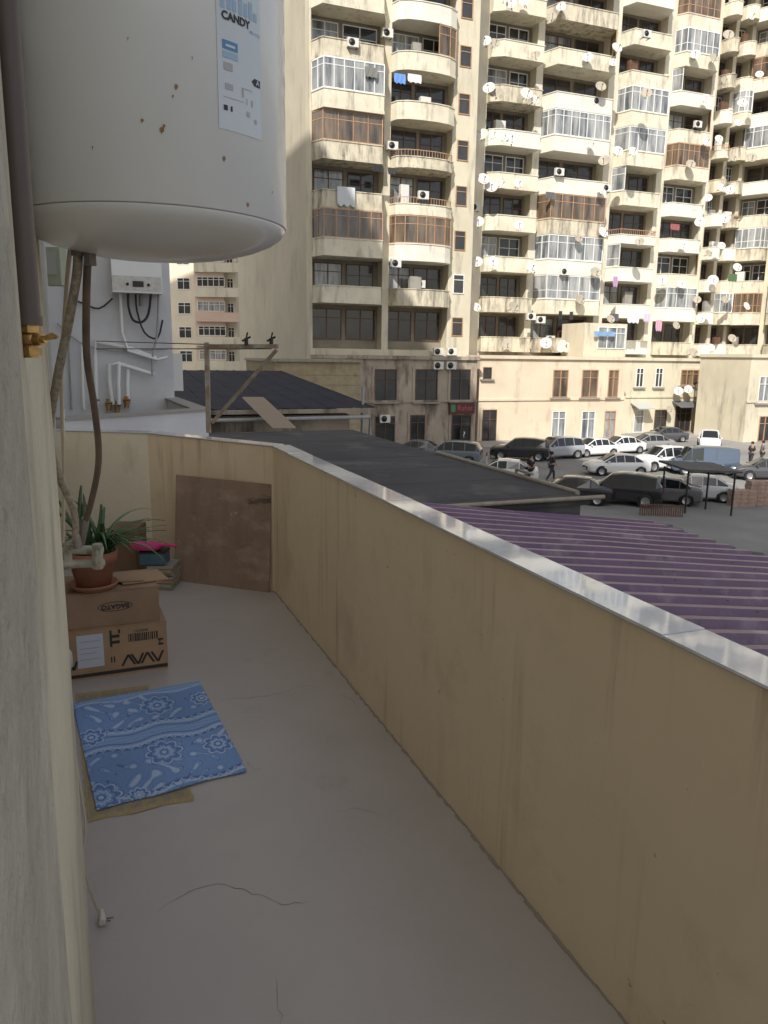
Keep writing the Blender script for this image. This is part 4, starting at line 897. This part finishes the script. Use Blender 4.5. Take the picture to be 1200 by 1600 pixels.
def make_car(label,px,py,yaw,color,kind='sedan',scale=.93,cat='car',grp='cars parked and waiting in the street'):
    st={'sedan':SED,'suv':SUVS,'van':VAN}[kind]; loc=P(px,py,G)
    t=thing('parked_car',label,cat,loc,yaw,grp); t.matrix_basis=t.matrix_basis@Matrix.Diagonal((scale,scale,scale,1))
    def sec(s):
        x,zb,zl,zt,w_,wt=s; h=[(w_*.86,zb),(w_*.97,zb+.10),(w_,zb+(zl-zb)*.55),(w_*.985,zl-.06),(w_*.955,zl),(wt+.03,zt-.05),(wt*.92,zt),(wt*.5,zt+.03)]
        return [(x,-a,z) for a,z in h]+[(x,a,z) for a,z in reversed(h)]
    secs=[sec(s) for s in st]; n=16; vs=[p for s in secs for p in s]
    ft={'sedan':(2,5),'suv':(1,5),'van':(4,5)}[kind]; body=MB(); gl=MB(); bf=[];gs=[]
    for i in range(len(st)-1):
        for k in range(n-1):
            f=(i*n+k,i*n+k+1,(i+1)*n+k+1,(i+1)*n+k)
            side=k in(4,10); topc=k in (6,7,8)
            isg=(side and ft[0]<=i<=ft[1]) or (topc and i==5) or (topc and i==(2 if kind=='sedan' else 1) and kind!='van')
            (gs if isg else bf).append(f)
    N=len(st); bf.append(tuple(range(n))); bf.append(tuple(range((N-1)*n,N*n))[::-1])
    for i in range(N-1): bf.append((i*n,(i+1)*n,(i+1)*n+n-1,i*n+n-1))
    body.add(vs,bf,0,False); gl.add(vs,gs,0,False)
    pm=mat('car_paint',color,.22,coat=.8)
    for sy in (-1,1):
        for i in (3,4,5):
            s=st[i]; body.tube([(s[0],sy*s[4]*.955,s[2]),(s[0],sy*(s[5]+.03),s[3]-.05)],.035,5)
    body.build('body',pm,t,False,sharp=28); gl.build('windows',M['carglass'],t,False)
    wr=.33 if kind=='sedan' else .37
    for xx in (st[0][0]+.82,st[-1][0]-.85):
        for sy in (-1,1):
            hw=st[3][4]
            b=MB(); c=Vector((xx,sy*(hw-.16),wr)); b.lathe(c,[(wr*.62,.19),(wr*.95,.185),(wr,.15),(wr,0),(wr*.9,-.02),(.0,-.02)],20,ax=(0,sy,0)); wh=b.build('wheel',M['tyre'],t,False)
            b=MB(); b.lathe(c,[(0,.165),(wr*.2,.172),(wr*.6,.178),(wr*.64,.19)],14,ax=(0,sy,0)); b.build('rim',M['rim'],wh,False)
            b=MB(); b.lathe(c,[(0,.150),(wr*1.14,.150),(wr*1.16,.166)],20,ax=(0,sy,0)); b.build('wheel_arch',M['black'],t,False)
    fx=st[-2];rx=st[1]
    for sy in (-1,1):
        b=MB(); b.obox((fx[0]-.04,sy*fx[4]*.72-.13,fx[2]-.16),(.10,0,0),(0,.26,0),(0,0,.13)); b.build('headlight',M['lampg'],t,False)
        b=MB(); b.obox((rx[0]-.07,sy*rx[4]*.75-.13,rx[2]-.2),(.08,0,0),(0,.26,0),(0,0,.16)); b.build('tail_light',M['lampr'],t,False)
    b=MB(); b.obox((st[-1][0]-.02,-.42,.42),(.05,0,0),(0,.84,0),(0,0,.16)); b.build('grille',M['black'],t,False)
    b=MB(); b.obox((st[-1][0]+.032,-.25,.40),(.01,0,0),(0,.5,0),(0,0,.1)); b.build('number_plate',M['white'],t,False)
    for sy in (-1,1):
        b=MB(); b.obox((.85,sy*.93-.07,st[6][2]+.02),(.14,0,0),(0,.14,0),(0,0,.12)); b.build('mirror',pm,t,False)
wht=(.76,.76,.76);blk=(.02,.02,.024);slv=(.36,.38,.41);gry=(.16,.16,.17)
CARS=[('silver blue SUV behind the flat black roof, nearest the shop entrance',705,724,R(165),(.16,.19,.22),'suv'),
('dark car mostly hidden behind the flat roof edge',650,716,R(170),(.10,.11,.13),'sedan'),
('black SUV on the street in front of the shop entrance',812,718,R(168),blk,'suv'),
('silver hatchback facing left, just right of the black SUV in front of the shop entrance',868,716,R(205),slv,'suv'),
('white saloon in the back row right of the silver hatchback',926,712,R(205),wht,'sedan'),
('white car partly behind the back row saloon',968,708,R(205),wht,'sedan'),
('white saloon in the middle of the street seen side on',962,741,R(186),wht,'sedan'),
('white car just beyond the beige roof pipe',786,752,R(168),wht,'sedan'),
('black saloon nearest the roofs in the front row',892,784,R(164),blk,'sedan'),
('black SUV in the front row between two dark saloons',968,786,R(156),blk,'suv'),
('dark grey saloon right of the black SUV in the front row',1030,784,R(158),gry,'sedan'),
('grey saloon far back in front of the shops',1012,704,R(195),(.24,.24,.24),'sedan'),
('small dark car farthest back near the dark awning',1038,690,R(195),(.07,.07,.08),'sedan'),
('white SUV at the back seen nose on',1107,702,R(250),wht,'suv'),
('white car half hidden left of the blue van',1034,734,R(200),wht,'suv'),
('pale grey car in shade behind the dark canopy',1084,780,R(168),(.50,.51,.53),'sedan'),
('dark saloon cut off by the right edge of the picture',1196,749,R(175),(.06,.06,.07),'sedan')]
for c in CARS: make_car(*c,scale=.90)
make_car('grey blue van parked between white cars at the right',1096,740,R(180),(.07,.10,.15),'van',.82,'van')

# ================= PEOPLE
def person(label,px,py,face,stride,top,leg,hair=(.02,.015,.01)):
    loc=P(px,py,G); t=thing('person',label,'person',loc,face)
    s=stride
    J={'pel':(0,0,.95,.12),'waist':(0,0,1.08,.12),'chest':(0.01,0,1.30,.145),'neck':(0.02,0,1.47,.055),'head':(.03,0,1.58,.085),'crown':(.02,0,1.70,.075),
    'shL':(0,.17,1.40,.06),'elL':(-s*.5,.24,1.13,.042),'haL':(-s*.3+.08,.24,.90,.03),'shR':(0,-.17,1.40,.06),'elR':(s*.4,-.24,1.13,.042),'haR':(s*.7+.08,-.22,.90,.03),
    'hiL':(0,.09,.90,.095),'knL':(s*.7+.02,.10,.50,.06),'anL':(s*.8,.10,.10,.042),'toL':(s*.8+.17,.11,.04,.035),'hiR':(0,-.09,.90,.095),'knR':(-s*.3+.03,-.10,.50,.06),'anR':(-s*1.0,-.10,.12 ,.042),'toR':(-s*1.0+.16,-.11,.04,.035)}
    E=[('pel','waist'),('waist','chest'),('chest','neck'),('neck','head'),('head','crown'),('chest','shL'),('shL','elL'),('elL','haL'),('chest','shR'),('shR','elR'),('elR','haR'),('pel','hiL'),('hiL','knL'),('knL','anL'),('anL','toL'),('pel','hiR'),('hiR','knR'),('knR','anR'),('anR','toR')]
    def skin(name,keys,edges,grow,mt):
        me=bpy.data.meshes.new(name); idx={k:i for i,k in enumerate(keys)}
        me.from_pydata([J[k][:3] for k in keys],[(idx[a],idx[b_]) for a,b_ in edges],[]); me.materials.append(mt)
        o=bpy.data.objects.new(name,me); COL.objects.link(o); o.parent=t
        md=o.modifiers.new('Skin','SKIN'); sv=me.skin_vertices[0].data
        for k in keys: r=J[k][3]+grow; sv[idx[k]].radius=(r,r); sv[idx[k]].use_root=(idx[k]==0)
        md.use_smooth_shade=True; s2_=o.modifiers.new('Sub','SUBSURF'); s2_.levels=1; s2_.render_levels=1; return o
    ks=list(J.keys()); skin('body',ks,E,0,M['skin'])
    skin('jacket',['pel','waist','chest','shL','elL','shR','elR'],[('pel','waist'),('waist','chest'),('chest','shL'),('shL','elL'),('chest','shR'),('shR','elR')],.022,flat(top,.9))
    skin('trousers',['pel','hiL','knL','anL','hiR','knR','anR'],[('pel','hiL'),('hiL','knL'),('knL','anL'),('pel','hiR'),('hiR','knR'),('knR','anR')],.02,flat(leg,.9))
    b=MB(); b.lathe((.0,0,1.64),[(.0,.115),(.06,.105),(.095,.06),(.10,0),(.09,-.05)],14); b.build('hair',flat(hair,.9),t,False)
person('person in black standing beside the white car beyond the beige pipe',828,757,R(-60),.05,(.02,.02,.025),(.03,.03,.035))
person('person in dark clothes striding across the street between parked cars',860,752,R(10),.30,(.04,.04,.05),(.05,.05,.06))
person('person in dark jacket at far right, left one of two standing together',1172,730,R(200),.10,(.03,.03,.04),(.04,.04,.05))
person('person in grey jacket at far right, right one of two standing together',1189,728,R(170),.10,(.15,.15,.16),(.04,.04,.05))
for i,(px,py) in enumerate([(752,712),(766,716),(760,724)]):
    p=P(px,py,G); t=thing('bollard','short red topped bollard near the shop entrance','bollard',p,0,'red topped bollards'); b=MB(); b.lathe(p,[(.1,0),(.1,.03),(.05,.04),(.05,.7),(0,.72)],10); b.build('post',M['pale_ink'],t)
    b=MB(); b.lathe(p,[(.056,.5),(.056,.74),(0,.76)],10); b.build('cap',M['lampr'],t)
gt=thing('street_canopy','small dark flat canopy on thin posts in front of the pale grey car','canopy',P(1105,806,G))
ga=P(1070,802,G); gb=P(1142,806,G); gv=W(0,1.6)
for p in (ga,gb,ga+gv,gb+gv): b=MB(); b.tube([p,p+Vector((0,0,2.0))],.045,6); b.build('post',M['black'],gt)
b=MB(); e_=(gb-ga).normalized()*.2; z2=Vector((0,0,2.0)); b.hexa([ga-e_-gv*.1+z2,gb+e_-gv*.1+z2,gb+e_+gv*1.1+z2+Vector((0,0,.18)),ga-e_+gv*1.1+z2+Vector((0,0,.18)),ga-e_-gv*.1+z2+Vector((0,0,.09)),gb+e_-gv*.1+z2+Vector((0,0,.09)),gb+e_+gv*1.1+z2+Vector((0,0,.27)),ga-e_+gv*1.1+z2+Vector((0,0,.27))]); b.build('roof',M['greysheet'],gt)
fn=thing('low_fence','low dark slatted fence along the front row of cars','fence',P(1035,808,G)); a=P(1000,805,G);c=P(1066,808,G); 
b=MB()
for i in range(20):
    p=a.lerp(c,i/19); b.box(p.x-.03,p.y,p.z,p.x+.03,p.y+.03,p.z+.55)
b.build('slats',M['dkbrown'],fn); b=MB(); b.tube([a+Vector((0,-.02,.5)),c+Vector((0,-.02,.5))],.025,6); b.build('rail',M['dkbrown'],fn)
for i,(px,py,n) in enumerate([(1162,792,4),(1188,790,6)]):
    p=P(px,py,G); b=MB()
    for k in range(n):
        for j in range(3): b.obox(p+Vector((.36*j-.55+.03*(k%2),0,.2*k)),(.345,0,0),(0,.7,0),(0,0,.19))
    tag(b.build('brick_pile',M['brick']),['left stack of reddish building blocks near the dark canopy','taller right stack of reddish building blocks near the dark canopy'][i],'brick pile')
bpy.context.view_layer.update()
